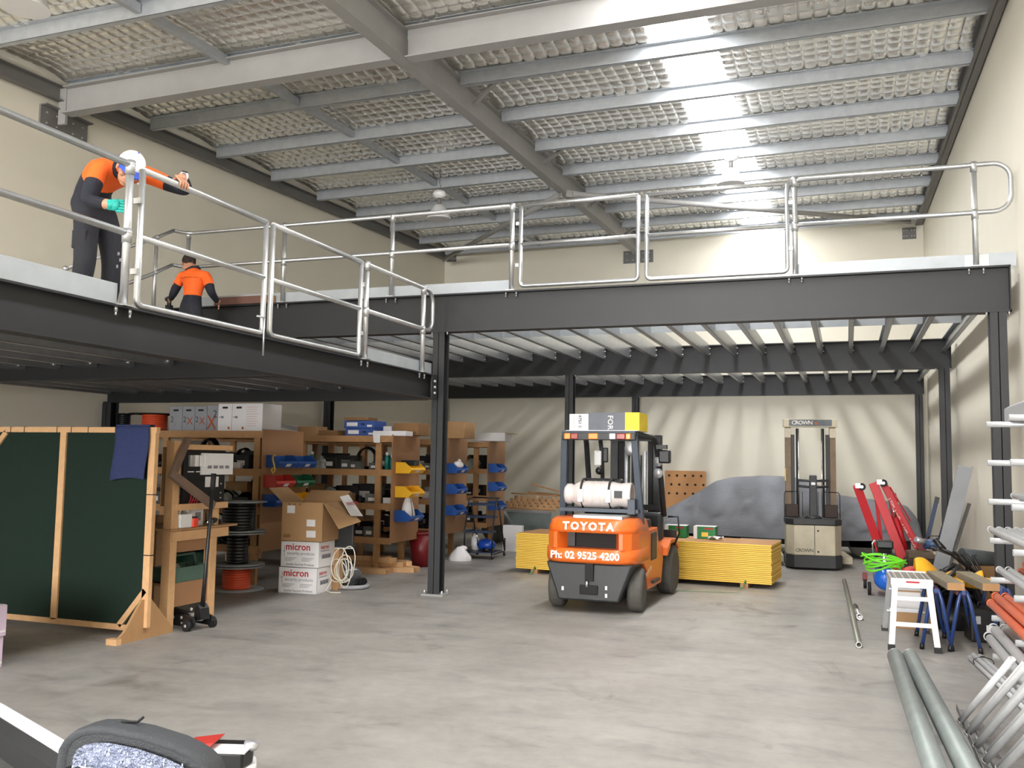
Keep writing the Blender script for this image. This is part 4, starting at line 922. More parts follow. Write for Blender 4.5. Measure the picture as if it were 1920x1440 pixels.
# counterweight: upper, two cheeks beside the mouth, lower belt
def cw(z, hw, yr, rc, yf=.32):
    """plan outline at height z: half width hw, rear face yr, corner radius rc"""
    o = [(hw, yf, z)]
    o += [(hw-rc+rc*math.cos(a), yr+rc*.8-rc*.8*math.sin(a), z) for a in [PI/2*i/6 for i in range(7)]]
    o += [(-hw+rc-rc*math.cos(a), yr+rc*.8-rc*.8*math.sin(a), z) for a in [PI/2*(6-i)/6 for i in range(7)]]
    o += [(-hw, yf, z)]
    return o
m = loft(MB(), [cw(.85, .5, -.40, .26), cw(.9, .495, -.39, .26), cw(.975, .47, -.36, .25), cw(1.0, .44, -.31, .25)]); m.build('counterweight_top', m_or2, FK)
m = loft(MB(), [cw(.53, .5, -.40, .26), cw(.56, .505, -.42, .26), cw(.68, .505, -.42, .26)]); m.build('counterweight_belt', m_or2, FK)
for s_ in (-1, 1):
    pl = [(s_*.5, .32), (s_*.505, -.18), (s_*.46, -.33), (s_*.38, -.4), (s_*.34, -.405), (s_*.27, -.24), (s_*.27, .32)]
    if s_ < 0: pl = pl[::-1]
    MB().prism(pl[::-1], 'Z', .68, .85).build('counterweight_cheek', m_or2, FK)
MB().box(-.3, .3, -.2, -.17, .68, .85).build('radiator_grille', m_blackm, FK); MB().box(-.29, -.19, -.24, -.2, .69, .84).build('exhaust_box', m_fblk, FK)
# black lower bumper, tapering between the wheels
MB().add([(-.48, -.36, .53), (.48, -.36, .53), (.33, -.38, .13), (-.33, -.38, .13), (-.48, .25, .53), (.48, .25, .53), (.33, .25, .13), (-.33, .25, .13)],
         [(0, 3, 2, 1), (4, 5, 6, 7), (0, 1, 5, 4), (2, 3, 7, 6), (0, 4, 7, 3), (1, 2, 6, 5)]).build('rear_bumper', m_fblk, FK, bevel=.02)
MB().box(-.09, .11, -.395, -.37, .2, .3).build('tow_pocket', m_blackm, FK, bevel=.01); MB().cyl((-.01, -.39, .28), (-.01, -.39, .34), .018, 10).build('tow_pin', m_chrome, FK)
MB().box(-.03, .06, -.4, -.37, .34, .54).build('bumper_slot', m_blackm, FK)
for x, z in ((-.28, .25), (.2, .28), (.2, .2)): MB().box(x-.012, x+.012, -.384, -.376, z-.02, z+.02).build('paint_chip', m_white, FK)
m_wl = mat('white lettering', '#f2efe8', .5)
text('TOYOTA', FK, m_wl, (-.28, -.402, .88), (1, 0, 0), (0, .12, 1), .115, .003, spacing=1.3, bold=.005)
text('Ph: 02 9525 4200', FK, m_wl, (-.41, -.4225, .575), (1, 0, 0), (0, 0, 1), .108, .0015, bold=.0035)
# side panels, hood, floor, fenders
for s_ in (-1, 1):
    x0, x1 = (s_*.42, s_*.5)
    MB().prism([(-.1, .85), (-.1, .52), (.1, .5), (.26, .4), (.3, .2), (1.0, .2), (1.12, .45), (1.12, .62), (.85, .68), (.8, .86)], 'X', min(x0, x1), max(x0, x1)).build('side_panel', m_or2, FK, bevel=.01)
    MB().prism([(1.1, .6), (1.3, .68), (1.6, .68), (1.85, .58), (1.85, .52), (1.6, .63), (1.3, .63), (1.1, .5)], 'X', min(s_*.32, s_*.56), max(s_*.32, s_*.56)).build('front_fender', m_or2, FK, bevel=.01)
    MB().box(min(s_*.44, s_*.512), max(s_*.44, s_*.512), .42, .72, .5, .82).build('step_recess', m_fblk, FK, bevel=.02)
    MB().box(min(s_*.4, s_*.53), max(s_*.4, s_*.53), .45, .8, .25, .28).build('step', m_fblk, FK)
text('TOYOTA', FK, mat('cream decal', '#e8c9a4', .5), (.513, .12, .34), (0, 1, .25), (0, -.25, 1), .075, .001)
MB().box(-.42, .42, -.1, .85, .55, .95).build('engine_hood', m_fblk, FK, bevel=.03); MB().box(-.2, .35, -.3, .1, .985, 1.03).build('hood_shelf', m_greymetal, FK, bevel=.01)
MB().box(-.42, .42, .8, 1.3, .45, .52).build('floor_plate', m_fblk, FK); MB().box(-.45, .45, 1.25, 1.42, .45, 1.0).build('dash_cowl', m_fblk, FK, bevel=.04)
m = MB(); m.box(-.25, .25, .28, .75, .95, 1.05); m.box(-.23, .23, .2, .32, 1.0, 1.42); m.build('seat', m_black, FK, bevel=.04)
MB().tube([(.16*math.cos(2*PI*i/20), 1.1+.14*math.sin(2*PI*i/20), 1.16+.07*math.sin(2*PI*i/20)) for i in range(20)], .014, 8, closed=True).build('steering_wheel', m_black, FK)
MB().cyl((0, 1.28, .95), (0, 1.1, 1.16), .025, 10).build('steering_column', m_black, FK)
def wheel(x, y, r, w, rim=.58, yaw=0):
    wt = MB(); R = Matrix.Rotation(yaw, 3, 'Z')
    prof = [(r*rim, -w/2+.01), (r*.86, -w/2), (r*.97, -w/2+.02), (r, -w/2+.045), (r, w/2-.045), (r*.97, w/2-.02), (r*.86, w/2), (r*rim, w/2-.01)]
    wt.lathe(prof, (x, y, r), R @ Vector((1, 0, 0)), 28); o = wt.build('wheel', m_rubber, FK)
    MB().lathe([(0, -w/2+.03), (r*rim, -w/2+.02), (r*rim, w/2-.02), (r*.4, w/2-.05), (r*.25, w/2-.02), (0, w/2-.02)], (x, y, r), R @ Vector((1, 0, 0)), 20).build('rim', m_fblk, o)
    for k in range(6):
        a = 2*PI*k/6; c = Vector((x, y, r))+R @ Vector((w/2-.045, .33*r*math.cos(a), .33*r*math.sin(a)))
        MB().cyl(c, c+R @ Vector((.02, 0, 0)), .012, 6).build('wheel_nut', m_zinc, o)
wheel(-.44, 0, .235, .17, yaw=.12); wheel(.44, 0, .235, .17, yaw=.12); wheel(-.46, 1.57, .3, .2); wheel(.46, 1.57, .3, .2)
MB().cyl((-.4, 0, .22), (.4, 0, .22), .05, 10).build('rear_axle', m_fblk, FK); MB().cyl((-.4, 1.57, .3), (.4, 1.57, .3), .07, 10).build('front_axle', m_fblk, FK)
# overhead guard
for s_ in (-1, 1):
    MB().bar((s_*.455, .16, .86), (s_*.4, .02, 1.9), .07, .06, up=(0, 1, 0)).build('guard_rear_leg', m_fgrey, FK, bevel=.006)
    MB().tube([(s_*.46, 1.36, .96), (s_*.455, 1.2, 1.4), (s_*.435, 1.02, 1.82), (s_*.42, .93, 1.9), (s_*.4, .05, 1.92)], .034, 8).build('guard_front_leg', m_fblk, FK)
for x in (-.2, 0, .2): MB().box(x-.015, x+.015, .02, .95, 1.9, 1.945).build('guard_bar', m_fblk, FK)
MB().box(-.42, .42, -.03, .05, 1.89, 1.95).build('guard_rear_rail', m_fgrey, FK, bevel=.006); MB().box(-.41, .41, .9, .96, 1.88, 1.94).build('guard_front_rail', m_fblk, FK, bevel=.006)
MB().box(-.41, .43, -.06, -.03, 1.845, 1.93).build('lamp_bar', m_fblk, FK, bevel=.01)
m_amb = mat('amber lens', '#e2861d', .2, coat=.5); m_rdl = mat('red lens', '#8c1f1c', .2, coat=.5); m_cll = mat('clear lens', '#c4c7cc', .2, coat=.5)
for x0, x1, mm in ((-.38, -.31, m_amb), (-.305, -.22, m_rdl), (-.1, .01, m_amb), (.14, .21, m_cll), (.22, .32, m_rdl), (.325, .38, m_amb)): MB().box(x0, x1, -.075, -.055, 1.855, 1.92).build('tail_lamp', mm, FK, bevel=.008)
# mast
for s_ in (-1, 1):
    m = MB(); x = s_*.28; m.box(x-.05, x+.05, 1.78, 1.9, .08, 1.96); m.build('mast_channel', m_fblk, FK, bevel=.006); MB().box(s_*.19-.03, s_*.19+.03, 1.8, 1.88, .1, 1.9).build('inner_mast', m_blackm, FK); MB().cyl((s_*.12, 1.8, .2), (s_*.12, 1.8, 1.75), .028, 10).build('lift_cylinder', m_greymetal, FK)
    MB().tube([(s_*.08, 1.78, 1.7), (s_*.08, 1.76, 1.2), (s_*.1, 1.78, .6)], .012, 6).build('mast_hose', m_black, FK)
for z in (1.88, 1.0, .25): MB().box(-.33, .33, 1.76, 1.8, z, z+.07).build('mast_crossbar', m_fblk, FK)
MB().lathe([(.03, -.02), (.085, -.02), (.09, 0), (.085, .02), (.03, .02)], (-.05, 1.76, 1.78), (0, 1, 0), 20).build('mast_pulley', m_greymetal, FK)
MB().box(-.5, .5, 1.95, 1.99, .35, .75).build('fork_carriage', m_fblk, FK)
for s_ in (-.25, .25): m = MB(); m.box(s_-.06, s_+.06, 1.99, 2.03, .06, .7); m.box(s_-.06, s_+.06, 1.99, 2.45, .03, .07); m.build('fork', m_fblk, FK)
# controls pole and mirror, headlamp
MB().tube([(-.23, .9, 1.9), (-.21, .92, 1.7), (-.2, .95, 1.1)], .026, 8).build('control_pole', m_fblk, FK); MB().box(-.29, -.2, .84, .87, 1.56, 1.74).build('mirror', m_whitep, FK, bevel=.02); MB().box(-.2, -.13, .9, .93, 1.6, 1.78).build('mirror_back', m_black, FK, bevel=.02); MB().ball((-.22, .84, 1.5), .05, 10).build('switch_box', m_black, FK)
MB().box(.46, .6, 1.0, 1.1, 1.6, 1.76).build('head_lamp', m_black, FK, bevel=.02); MB().box(.44, .56, .98, 1.08, 1.77, 1.82).build('lamp_bracket', m_black, FK)
for z in (1.62, 1.48): MB().lathe([(.05, 0), (.06, .05), (0, .06)], (.45, 1.1, z), (0, -1, 0), 14).build('work_lamp', m_greymetal, FK)
MB().tube([(.5, 1.4, .95), (.62, 1.42, .95), (.64, 1.4, .75), (.56, 1.5, .6)], .012, 8).build('grab_hose', m_black, FK)
# gas bottle cradle
for x in (-.2, .12): MB().tube([(x, .18, 1.1)]+arc((x, .14, 1.26), (0, 1, 0), (0, 0, 1), .155, -.5, PI+.6, 12)+[(x, .1, 1.08)], .012, 6).build('bottle_strap', m_fblk, FK)
for x in (-.2, .12): MB().box(x-.03, x+.03, -.035, -.012, 1.16, 1.3).build('strap_buckle', m_zinc, FK, bevel=.004)
MB().box(-.45, .45, .0, .3, 1.05, 1.09).build('bottle_shelf', m_fgrey, FK); MB().box(.34, .42, -.03, .3, 1.04, 1.2).build('bottle_stop', m_fgrey, FK)
t = thing('gas_bottle', 'dirty white gas bottle strapped sideways behind the forklift seat', 'gas bottle', (-2.62, 10.12, 1.24), 0)
MB().lathe([(0, -.39), (.1, -.39), (.115, -.37), (.115, -.32), (.1, -.3), (.12, -.27), (.145, -.22), (.15, -.14), (.15, .15), (.135, .21), (.13, .25), (.14, .3), (.14, .37), (.13, .38), (.12, .3), (0, .3)], axis=(1, 0, 0), n=28).build('shell', mat('scuffed white paint', '#d9cfcb', .5, 0, .12, 7), t)
for x in (-.05, .04): MB().lathe([(.15, x-.006), (.155, x), (.15, x+.006)], axis=(1, 0, 0), n=28).build('weld_ring', mat('scuffed white paint', '#d9cfcb'), t)
MB().box(.2, .29, -.142, -.12, -.03, .05).build('collar_window', m_fblk, t)
# sign box on the roof of the forklift
t = thing('sign_box', 'flat sign carton with white, grey and yellow panels lying on the forklift roof', 'box', (-2.555, 10.2, 1.95), 0)
MB().box(-.42, .4, -.25, .3, 0, .006).build('base_sheet', m_white, t)
MB().box(-.39, -.17, -.2, .25, .006, .19).build('white_panel', m_white, t); MB().box(-.17, .25, -.2, .25, .006, .205).build('grey_panel', mat('slate grey print', '#555962', .5), t); MB().box(.25, .41, -.2, .25, .006, .205).build('yellow_panel', mat('yellow print', '#f1d21c', .5), t)
text('FOR', t, m_wl, (.055, -.202, .175), (0, 0, -1), (1, 0, 0), .085, .0006); text('4751 5', t, m_dgp, (-.285, -.202, .18), (0, 0, -1), (1, 0, 0), .055, .0006, bold=.001); text('4751 5', t, m_grp, (-.285, -.203, .18), (0, 0, -1), (1, 0, 0), .05, .0006)
for k in range(5): MB().box(-.33-.012*k, -.327-.012*k, -.203, -.199, .03, .17).build('print_line', m_dgp, t)

# ================================================================ yellow flooring sheets
m_yel = mat('yellow edge sealant', '#f2c64e', .55, 0, .06, 5); m_pb = mat('particleboard face', '#b9895c', .7, 0, .1, 8)
a_ = math.atan2(-.25, 3.58)
sheet = thing('flooring_sheet', 'bottom yellow-edged flooring sheet of the long stack behind the forklift', 'sheet', (-2.7, 13.02, .06), a_, 'stacked flooring sheets')
m = MB(); m.mat(0).box(-1.8, 1.8, -.45, .45, 0, .0218)
m.mi = [1, 1, 0, 0, 0, 0]; m.build('board', [m_yel, m_pb], sheet, bevel=.003)
for k in range(1, 21):
    c = copy_tree(sheet); c['label'] = ORD[k]+' yellow-edged flooring sheet from the bottom of the long stack behind the forklift'; c.location = (-2.7+rnd.uniform(-.006, .006), 13.02+rnd.uniform(-.006, .006), .06+.0242*k)
for k, x in enumerate((-4.2, -1.25)):
    t = thing('timber_bearer', ['left', 'right'][k]+' timber bearer under the stack of yellow sheets', 'timber', (x, 13.02-(x+2.7)*.07, 0), a_); MB().box(-.05, .05, -.47, .47, 0, .059).build('block', m_timber, t)
    MB().tube([(.02, -.46, .06), (.02, -.5, .1), (.0, -.56, .02), (-.03, -.6, .005)], .008, 6).build('strap_end', mat('green strap', '#4d8f57', .5), t)
t = thing('packing_strap', 'thin green packing strap lying on the floor before the yellow stack', 'strap', (-1.75, 11.8, .004)); MB().bar((-.45, -.05, 0), (.4, .12, 0), .016, .003).build('band', mat('green strap', '#4d8f57', .5), t); MB().bar((.4, .12, 0), (.48, .1, .02), .016, .003).build('band_end', mat('green strap', '#4d8f57', .5), t)
for k, (x, w) in enumerate(((-2.42, .3), (-2.02, .3))):
    t = carton(['left', 'right'][k]+' small green and white carton on top of the yellow sheet stack', x, x+w, 13.0, 13.25, .568, .735, mat('green carton', '#1c7a3e', .5), group='green cartons', flaps=False)
    MB().box(-w/2, -w/2+.05, -.127, -.124, 0, .167).build('white_print', m_white, t); MB().box(-.04, .05, -.127, -.124, .03, .09).build('yellow_print', m_yel, t); MB().box(-w/2, w/2, -.125, .125, .167, .17).build('white_lid', m_white, t); MB().box(.0, .12, -.127, -.124, .13, .15).build('red_print', m_redp, t)
t = thing('paper_sheet', 'crumpled white paper on the yellow stack beside the green cartons', 'paper', (-1.72, 12.9, .568)); MB().grid(lambda u, v: (-.08+.2*u, -.06+.12*v, .01+.04*abs(math.sin(5*u+3*v))), 8, 6).build('sheet', m_white, t, solid=.002)

# ================================================================ walkie stacker
t = thing('pallet_stacker', 'cream and black walkie stacker with tall mast standing by the covered car', 'stacker', (-.52, 15.35, 0), .12)
m_cream = mat('cream machine paint', '#b9b09a', .5, 0, .12, 6); m_pbrown = mat('worn brown mast', '#7d6a55', .6, 0, .2, 10)
MB().prism([(-.41, .35), (-.41, -.1), (-.3, -.28), (.3, -.28), (.41, -.1), (.41, .35)], 'Z', .22, .68).build('power_unit', m_cream, t, bevel=.012)
MB().prism([(-.42, .36), (-.42, -.12), (-.31, -.31), (.31, -.31), (.42, -.12), (.42, .36)], 'Z', .03, .22).build('skirt', m_fblk, t, bevel=.01)
MB().prism([(-.42, .36), (-.42, -.1), (-.31, -.28), (.31, -.28), (.42, -.1), (.42, .36)], 'Z', .68, .78).build('deck', m_fblk, t, bevel=.015)
MB().box(-.003, .003, -.287, -.279, .23, .68).build('door_seam', m_blackm, t)
for z in (.28, .6): MB().cyl((.05, -.28, z), (.05, -.292, z), .014, 10).build('door_lock', m_blackm, t)
d_ = Vector((.11, -.18, 0)).normalized()
text('CROWN', t, m_fblk, Vector((-.29, -.2815, .27)), (1, 0, 0), (0, 0, 1), .075, .001, spacing=.85)
for s_ in (-1, 1):
    x = s_*.345
    MB().box(x-.045, x+.045, .3, .42, .3, 2.22).build('mast_channel', m_pbrown, t, bevel=.004); MB().box(x-s_*.075-.028, x-s_*.075+.028, .33, .41, .3, 2.1).build('inner_mast', m_fblk, t)
    MB().cyl((x-s_*.14, .36, .6), (x-s_*.14, .36, 2.2), .014, 8).build('lift_chain', m_blackm, t); MB().cyl((x-s_*.165, .37, .6), (x-s_*.165, .37, 2.2), .01, 8).build('lift_rod', m_chrome, t)
    MB().box(x-.05, x+.04, .27, .31, 2.05, 2.2).build('mast_bracket', m_cream, t)
    MB().box(s_*.3-.1, s_*.3+.1, .2, .32, .78, .98).build('battery_cover', mat('dark brown cover', '#33221c', .6), t, bevel=.01)
    MB().box(s_*.52-.09, s_*.52+.09, .2, 1.3, .06, .17).build('straddle_leg', m_cream, t, bevel=.01)
    MB().cyl((s_*.52-.04, 1.2, .06), (s_*.52+.04, 1.2, .06), .06, 14).build('load_wheel', m_rubber, t)
    MB().cyl((s_*.3-.04, 0, .07), (s_*.3+.04, 0, .07), .07, 14).build('drive_wheel', m_rubber, t)
hd = MB().box(-.42, .42, .28, .4, 2.22, 2.35).build('mast_head', m_cream, t, bevel=.006); MB().box(-.33, .33, .27, .282, 2.24, 2.34).build('name_band', mat('slate band', '#5b6166', .5), t)
text('CROWN', t, m_wl, (-.29, .268, 2.262), (1, 0, 0), (0, 0, 1), .09, .0008, spacing=.85); MB().box(.07, .11, .266, .27, 2.26, 2.3).build('badge', m_orx, t)
MB().prism([(-.06, .78), (.06, .78), (.055, 1.45), (-.055, 1.45)], 'Y', -.14, -.06).build('tiller_arm', m_fblk, t, bevel=.012)
MB().tube([(-.22, -.1, 1.37), (-.22, -.1, 1.28), (0, -.12, 1.26), (.22, -.1, 1.28), (.22, -.1, 1.37), (0, -.12, 1.36)], .02, 8, closed=True).build('tiller_handle', m_fblk, t)
MB().box(-.03, .03, -.15, -.139, 1.3, 1.34).build('badge_plate', m_greymetal, t); MB().lathe([(.14, .78), (.1, .82), (0, .83)], (0, -.1, 0), n=18).build('tiller_boot', m_fblk, t)
MB().tube([(-.42, .1, .78), (-.42, .12, 1.15), (-.4, .2, 1.18), (-.2, .4, 1.18)], .007, 6).build('load_guard', m_blackm, t); MB().tube([(.42, .1, .78), (.42, .12, 1.15), (.4, .2, 1.18), (.2, .4, 1.18)], .007, 6).build('load_guard', m_blackm, t)
for x in (-.25, -.12, .12, .25): MB().cyl((x, .42, .75), (x, .42, 1.18), .005, 6).build('guard_wire', m_blackm, t)
MB().box(-.4, -.385, .285, .3, 1.35, 1.55).build('yellow_decal', m_yel, t)
for s_ in (-.2, .2): MB().box(s_-.05, s_+.05, .44, 1.35, .18, .22).build('fork', m_fblk, t)

# ================================================================ covered car and what stands behind
t = thing('covered_car', 'car under a draped grey dust cover along the back wall', 'car', (-1.1, 18.0, 0), 0)
m_cov = mat('grey dust cover', '#7f8188', .75, 0, .05, 3, .25, 9, stretch=(1, 1, 3))
prof = [(-2.35, .42), (-2.33, .62), (-2.2, .72), (-1.9, .88), (-1.6, 1.05), (-1.25, 1.28), (-.95, 1.36), (-.4, 1.40), (.1, 1.39), (.5, 1.3), (.85, 1.08), (1.3, 1.02), (1.8, .98), (2.1, .9), (2.25, .7), (2.3, .42)]
def carz(x):
    for (x0, z0), (x1, z1) in zip(prof[:-1], prof[1:]):
        if x0 <= x <= x1:
            f = (x-x0)/(x1-x0); return z0+(z1-z0)*f
    return .42
def cover(u, v):
    x = -2.35+4.65*u; top = carz(x); hw = .86-.1*max(0, abs(u-.5)*2)**6
    a = (v-.5)*2                                     # -1 near hem .. 1 far hem
    hem = .36-.06*math.sin(PI*u)
    roof = .62 if top > 1.1 else .72
    if abs(a) < .5:
        y = a/.5*hw*roof; z = top-.05*(a/.5)**4
    else:
        f = (abs(a)-.5)/.5; y = math.copysign(hw*roof+(hw-hw*roof)*math.sin(f*PI/2)**.8+.03*f*f, a); z = (top-.05)*(1-f)+hem*f
        sag = math.sin(f*PI)
        dr = 1-2*abs(math.sin(2.3*x+3.1*f))**.7+.7*(1-2*abs(math.sin(3.9*x-3.6*f+1))**.7)+.3*math.sin(17*x+11*f)
        z += .03*sag*dr; y += math.copysign(.065*sag*dr*(1-.4*f), a)
    return (x, y, z)
MB().grid(cover, 120, 60).build('dust_cover', m_cov, t)
MB().box(-2.3, 2.1, -.78, .78, .2, .42).build('underbody', m_blackm, t)
for x, y in ((1.38, -.68), (-1.55, -.68), (1.38, .68), (-1.55, .68)):
    o = MB().lathe([(.2, -.1), (.27, -.1), (.3, -.07), (.31, 0), (.3, .07), (.27, .1), (.2, .1)], (x, y, .31), (0, 1, 0), 28).build('tyre', m_rubber, t)
    MB().lathe([(0, -.09), (.06, -.09), (.09, -.06), (.2, -.07), (.205, .05), (0, .05)], (x, y, .31), (0, 1, 0), 24).build('rim', m_greymetal, o)
    for k in range(10): MB().cyl((x+.14*math.cos(2*PI*k/10), y-.085, .31+.14*math.sin(2*PI*k/10)), (x+.14*math.cos(2*PI*k/10), y-.06, .31+.14*math.sin(2*PI*k/10)), .022, 8).build('rim_hole', m_blackm, o)
t = thing('concrete_block', 'grey block lying on the floor under the front of the covered car', 'block', (-1.45, 16.85, 0)); MB().box(-.35, .35, -.1, .1, .12, .3).build('slab', mat('grey block', '#8c8778', .8), t, bevel=.01); MB().box(-.3, .3, -.08, .08, 0, .12).build('base', m_timber, t)
t = thing('perforated_board', 'light brown board with round holes leaning on the back wall', 'board', (-3.44, 20.95, .0))
n_ = MB(); cols_ = 5; hw_, z0_, z1_ = .46, .55, 1.44
MB().prism(rrect(.92, .92, .03, 3, 0, .98), 'Y', -.02, .02).build('board_face', mat('light brown board', '#c08a55', .55, 0, .06), t)
for k in range(5):
    for j in range(3):
        MB().lathe([(.028, -.004), (.022, .0), (0, .002)], (-.36+.18*k+(.05 if j % 2 else 0), -.021, 1.33-.2*j), (0, 1, 0), 12).build('hole', m_blackm, t)
MB().box(-.4, .4, -.02, .02, 0, .52).build('board_leg', m_timber, t)

# ute tray / trailer with slats behind the stack on the left
t = thing('trailer', 'grey trailer corner loaded with notched timber slats behind the yellow sheets', 'trailer', (-5.65, 17.65, 0), -.22)
m_tr = mat('grey trailer paint', '#7c8684', .5, 0, .1, 6)
MB().box(-.75, .5, -.7, .7, .28, .36).build('tray_bed', m_tr, t); MB().box(-.75, .5, -.72, -.69, .36, .64).build('side_board', m_tr, t); MB().box(-.75, .5, -.74, -.68, .61, .66).build('side_capping', m_greymetal, t)
MB().prism([(-1.0, .3), (-.95, .5), (-.7, .63), (-.5, .63), (-.38, .5), (-.2, .3)], 'Y', -.86, -.72).build('mudguard', m_tr, t); 
o = MB().lathe([(.16, -.09), (.29, -.09), (.32, -.05), (.32, .05), (.29, .09), (.16, .09)], (-.68, -.8, .325), (0, 1, 0), 24).build('tyre', m_rubber, t); MB().lathe([(0, -.07), (.17, -.07), (.17, .05), (0, .05)], (-.68, -.8, .325), (0, 1, 0), 18).build('rim', m_greymetal, o)
MB().cyl((.4, 0, 0), (.4, 0, .28), .04, 10).build('stand', m_tr, t)
for j in range(4):
    for k in range(1):
        s_ = thing('notched_timber', ['nearest', 'second', 'third', 'rearmost'][j]+' notched pine slat stacked flat on the trailer', 'timber', (0, 0, 0), 0, 'timber slats on the trailer')
        R4 = Matrix.Translation((-5.65, 17.65, 0)) @ Matrix.Rotation(-.22, 4, 'Z'); s_.matrix_world = R4
        m = MB(); y = -.6+.16*j; z = .68+.05*j
        m.box(-.7, .55, y, y+.03, z, z+.03)
        for q in range(9): m.box(-.7+.145*q, -.62+.145*q, y, y+.03, z+.03, z+.075)
        m.build('comb', m_pine, s_)
        MB().box(-.7, .55, y-.01, y+.0, z-.02, z).build('batten', m_timber, s_)
for k, (a, b) in enumerate((((-.7, -.2, .95), (.6, .1, .92)), ((-.5, .1, .97), (.7, .2, .9)), ((-.3, -.1, 1.14), (.5, .3, .92)), ((-.4, .3, .96), (.7, -.2, .93)))):
    s_ = thing('timber_batten', ['long thin brown batten lying along', 'second brown batten lying along', 'brown batten tilted steeply up from', 'crossed brown batten lying on'][k]+' the top of the trailer load', 'timber', (0, 0, 0), 0, 'loose battens'); s_.matrix_world = Matrix.Translation((-5.65, 17.65, 0)) @ Matrix.Rotation(-.22, 4, 'Z')
    MB().bar(a, b, .035, .03).build('batten', m_timber, s_); MB().box(-.018, .018, -.004, .004, -.016, .016, c=a).build('end_grain', m_pine, s_)
# ================================================================ right side
# ---- red engine crane, folded
t = thing('engine_crane', 'red folded engine crane leaning beside the covered car', 'crane', (.6, 15.0, 0), 0)
def rb(a, b, w, h, n, up=(0, 1, 0)): return MB().bar(a, b, w, h, up=up).build(n, m_red, t, bevel=.006)
rb((-.47, -.3, 1.32), (-.13, -.05, .3), .12, .1, 'folded_leg'); rb((-.24, -.2, 1.36), (.22, -.3, .05), .13, .1, 'folded_leg')
rb((-.1, -.1, 1.36), (.36, -.1, .42), .1, .09, 'boom'); rb((-.2, -.15, 1.15), (-.12, 0, .3), .05, .05, 'brace')
rb((.02, -.02, 1.2), (.2, .05, .12), .12, .1, 'upright_mast'); rb((.0, .05, 1.3), (.28, .12, .8), .02, .05, 'tie_strap'); rb((.1, -.14, .98), (.4, -.14, .36), .06, .06, 'boom_extension')
rb((.02, .1, .12), (.45, .1, .12), .09, .09, 'base_beam')
MB().cyl((.06, -.12, .85), (.2, -.12, .38), .035, 12).build('hydraulic_ram', m_red, t); MB().cyl((.02, -.12, 1.02), (.06, -.12, .85), .018, 10).build('ram_rod', m_chrome, t)
for x, y, z in ((-.4, -.36, 1.3), (-.1, -.26, 1.36)):
    o = MB().cyl((x-.0, y-.02, z), (x-.0, y+.02, z), .055, 16).build('castor_wheel', m_blackm, t); MB().cyl((x, y-.024, z), (x, y+.024, z), .022, 10).build('castor_hub', m_zinc, o); MB().box(x-.09, x-.02, y-.03, y+.03, z-.02, z+.05).build('castor_fork', m_greymetal, t)
for x, y in ((.05, .1), (.42, .1), (.2, -.28)): MB().cyl((x, y-.02, .04), (x, y+.02, .04), .04, 14).build('floor_castor', m_blackm, t)
for k, (px, pz) in enumerate(((.02, 1.1), (.1, .93), (.2, .73), (.3, .53))):
    text('2 TON', t, m_wl, (px-.055, -.148, pz+.03), (.46, 0, -.94), (.94, 0, .46), .05, .001)
m_chain = mat('chain steel', '#6b6a68', .4, .8)
for k in range(7):
    c = Vector((.38, -.16, .42-.045*k)); u, v = (((1, 0, 0), (0, 0, 1)) if k % 2 else ((0, 1, 0), (0, 0, 1)))
    MB().tube([c+Vector(u)*.014*math.cos(2*PI*i/10)+Vector(v)*.03*math.sin(2*PI*i/10) for i in range(10)], .006, 5, closed=True).build('chain_link', m_chain, t)
MB().tube([(.38, -.16, .12), (.4, -.16, .07), (.38, -.16, .03), (.35, -.16, .05)], .012, 6).build('hook', m_chain, t)
# old engine block on the floor under the crane
t = thing('engine_block', 'dark greasy engine block on the floor below the crane chain', 'engine', (.98, 14.35, 0), .1)
m_eng = mat('greasy engine', '#3c342f', .5, .3, .3, 15); 
MB().box(-.22, .22, -.2, .2, .08, .32).build('block', m_eng, t, bevel=.02); MB().box(-.2, .2, -.16, .16, .32, .42).build('head', mat('rusty head', '#6b5b4c', .7, .2, .3, 15), t, bevel=.015); MB().box(-.18, .18, -.15, .15, 0, .08).build('sump', m_eng, t, bevel=.02)
for k in range(4): MB().cyl((-.15+.1*k, -.2, .25), (-.15+.1*k, -.28, .22), .03, 10).build('exhaust_port', m_eng, t)
t = thing('toolbox', 'dark red toolbox behind the engine block', 'toolbox', (1.2, 14.95, 0)); MB().box(-.25, .25, -.15, .15, .32, .55).build('case', mat('dull red', '#7a2b2b', .5), t, bevel=.01); MB().box(-.25, .25, -.15, .15, .0, .31).build('lower_case', mat('dull red', '#7a2b2b', .5), t, bevel=.01); MB().tube([(-.1, 0, .55), (-.08, 0, .6), (.08, 0, .6), (.1, 0, .55)], .01, 6).build('handle', m_black, t)
t = thing('cream_crate', 'cream plastic crate beside the leaning grey channel', 'crate', (1.28, 14.4, 0), .15); MB().box(-.18, .2, -.2, .2, 0, .42).build('body', mat('cream plastic', '#b8b09a', .5), t, bevel=.015); MB().box(-.2, .22, -.22, .22, .39, .43).build('rim', mat('cream plastic', '#b8b09a', .5), t, bevel=.008)
t = thing('grinder_case', 'blue power tool lying on the crate beside the leaning channel', 'tool', (1.2, 14.4, .431), .3); MB().cyl((-.2, 0, .09), (.14, 0, .1), .07, 14).build('motor_body', mat('steel blue', '#2c4f77', .4), t); MB().cyl((-.2, -.02, .12), (-.34, -.05, .16), .04, 10).build('nose', m_greymetal, t); MB().box(-.08, .1, -.05, .05, 0, .06).build('foot', m_black, t, bevel=.01)
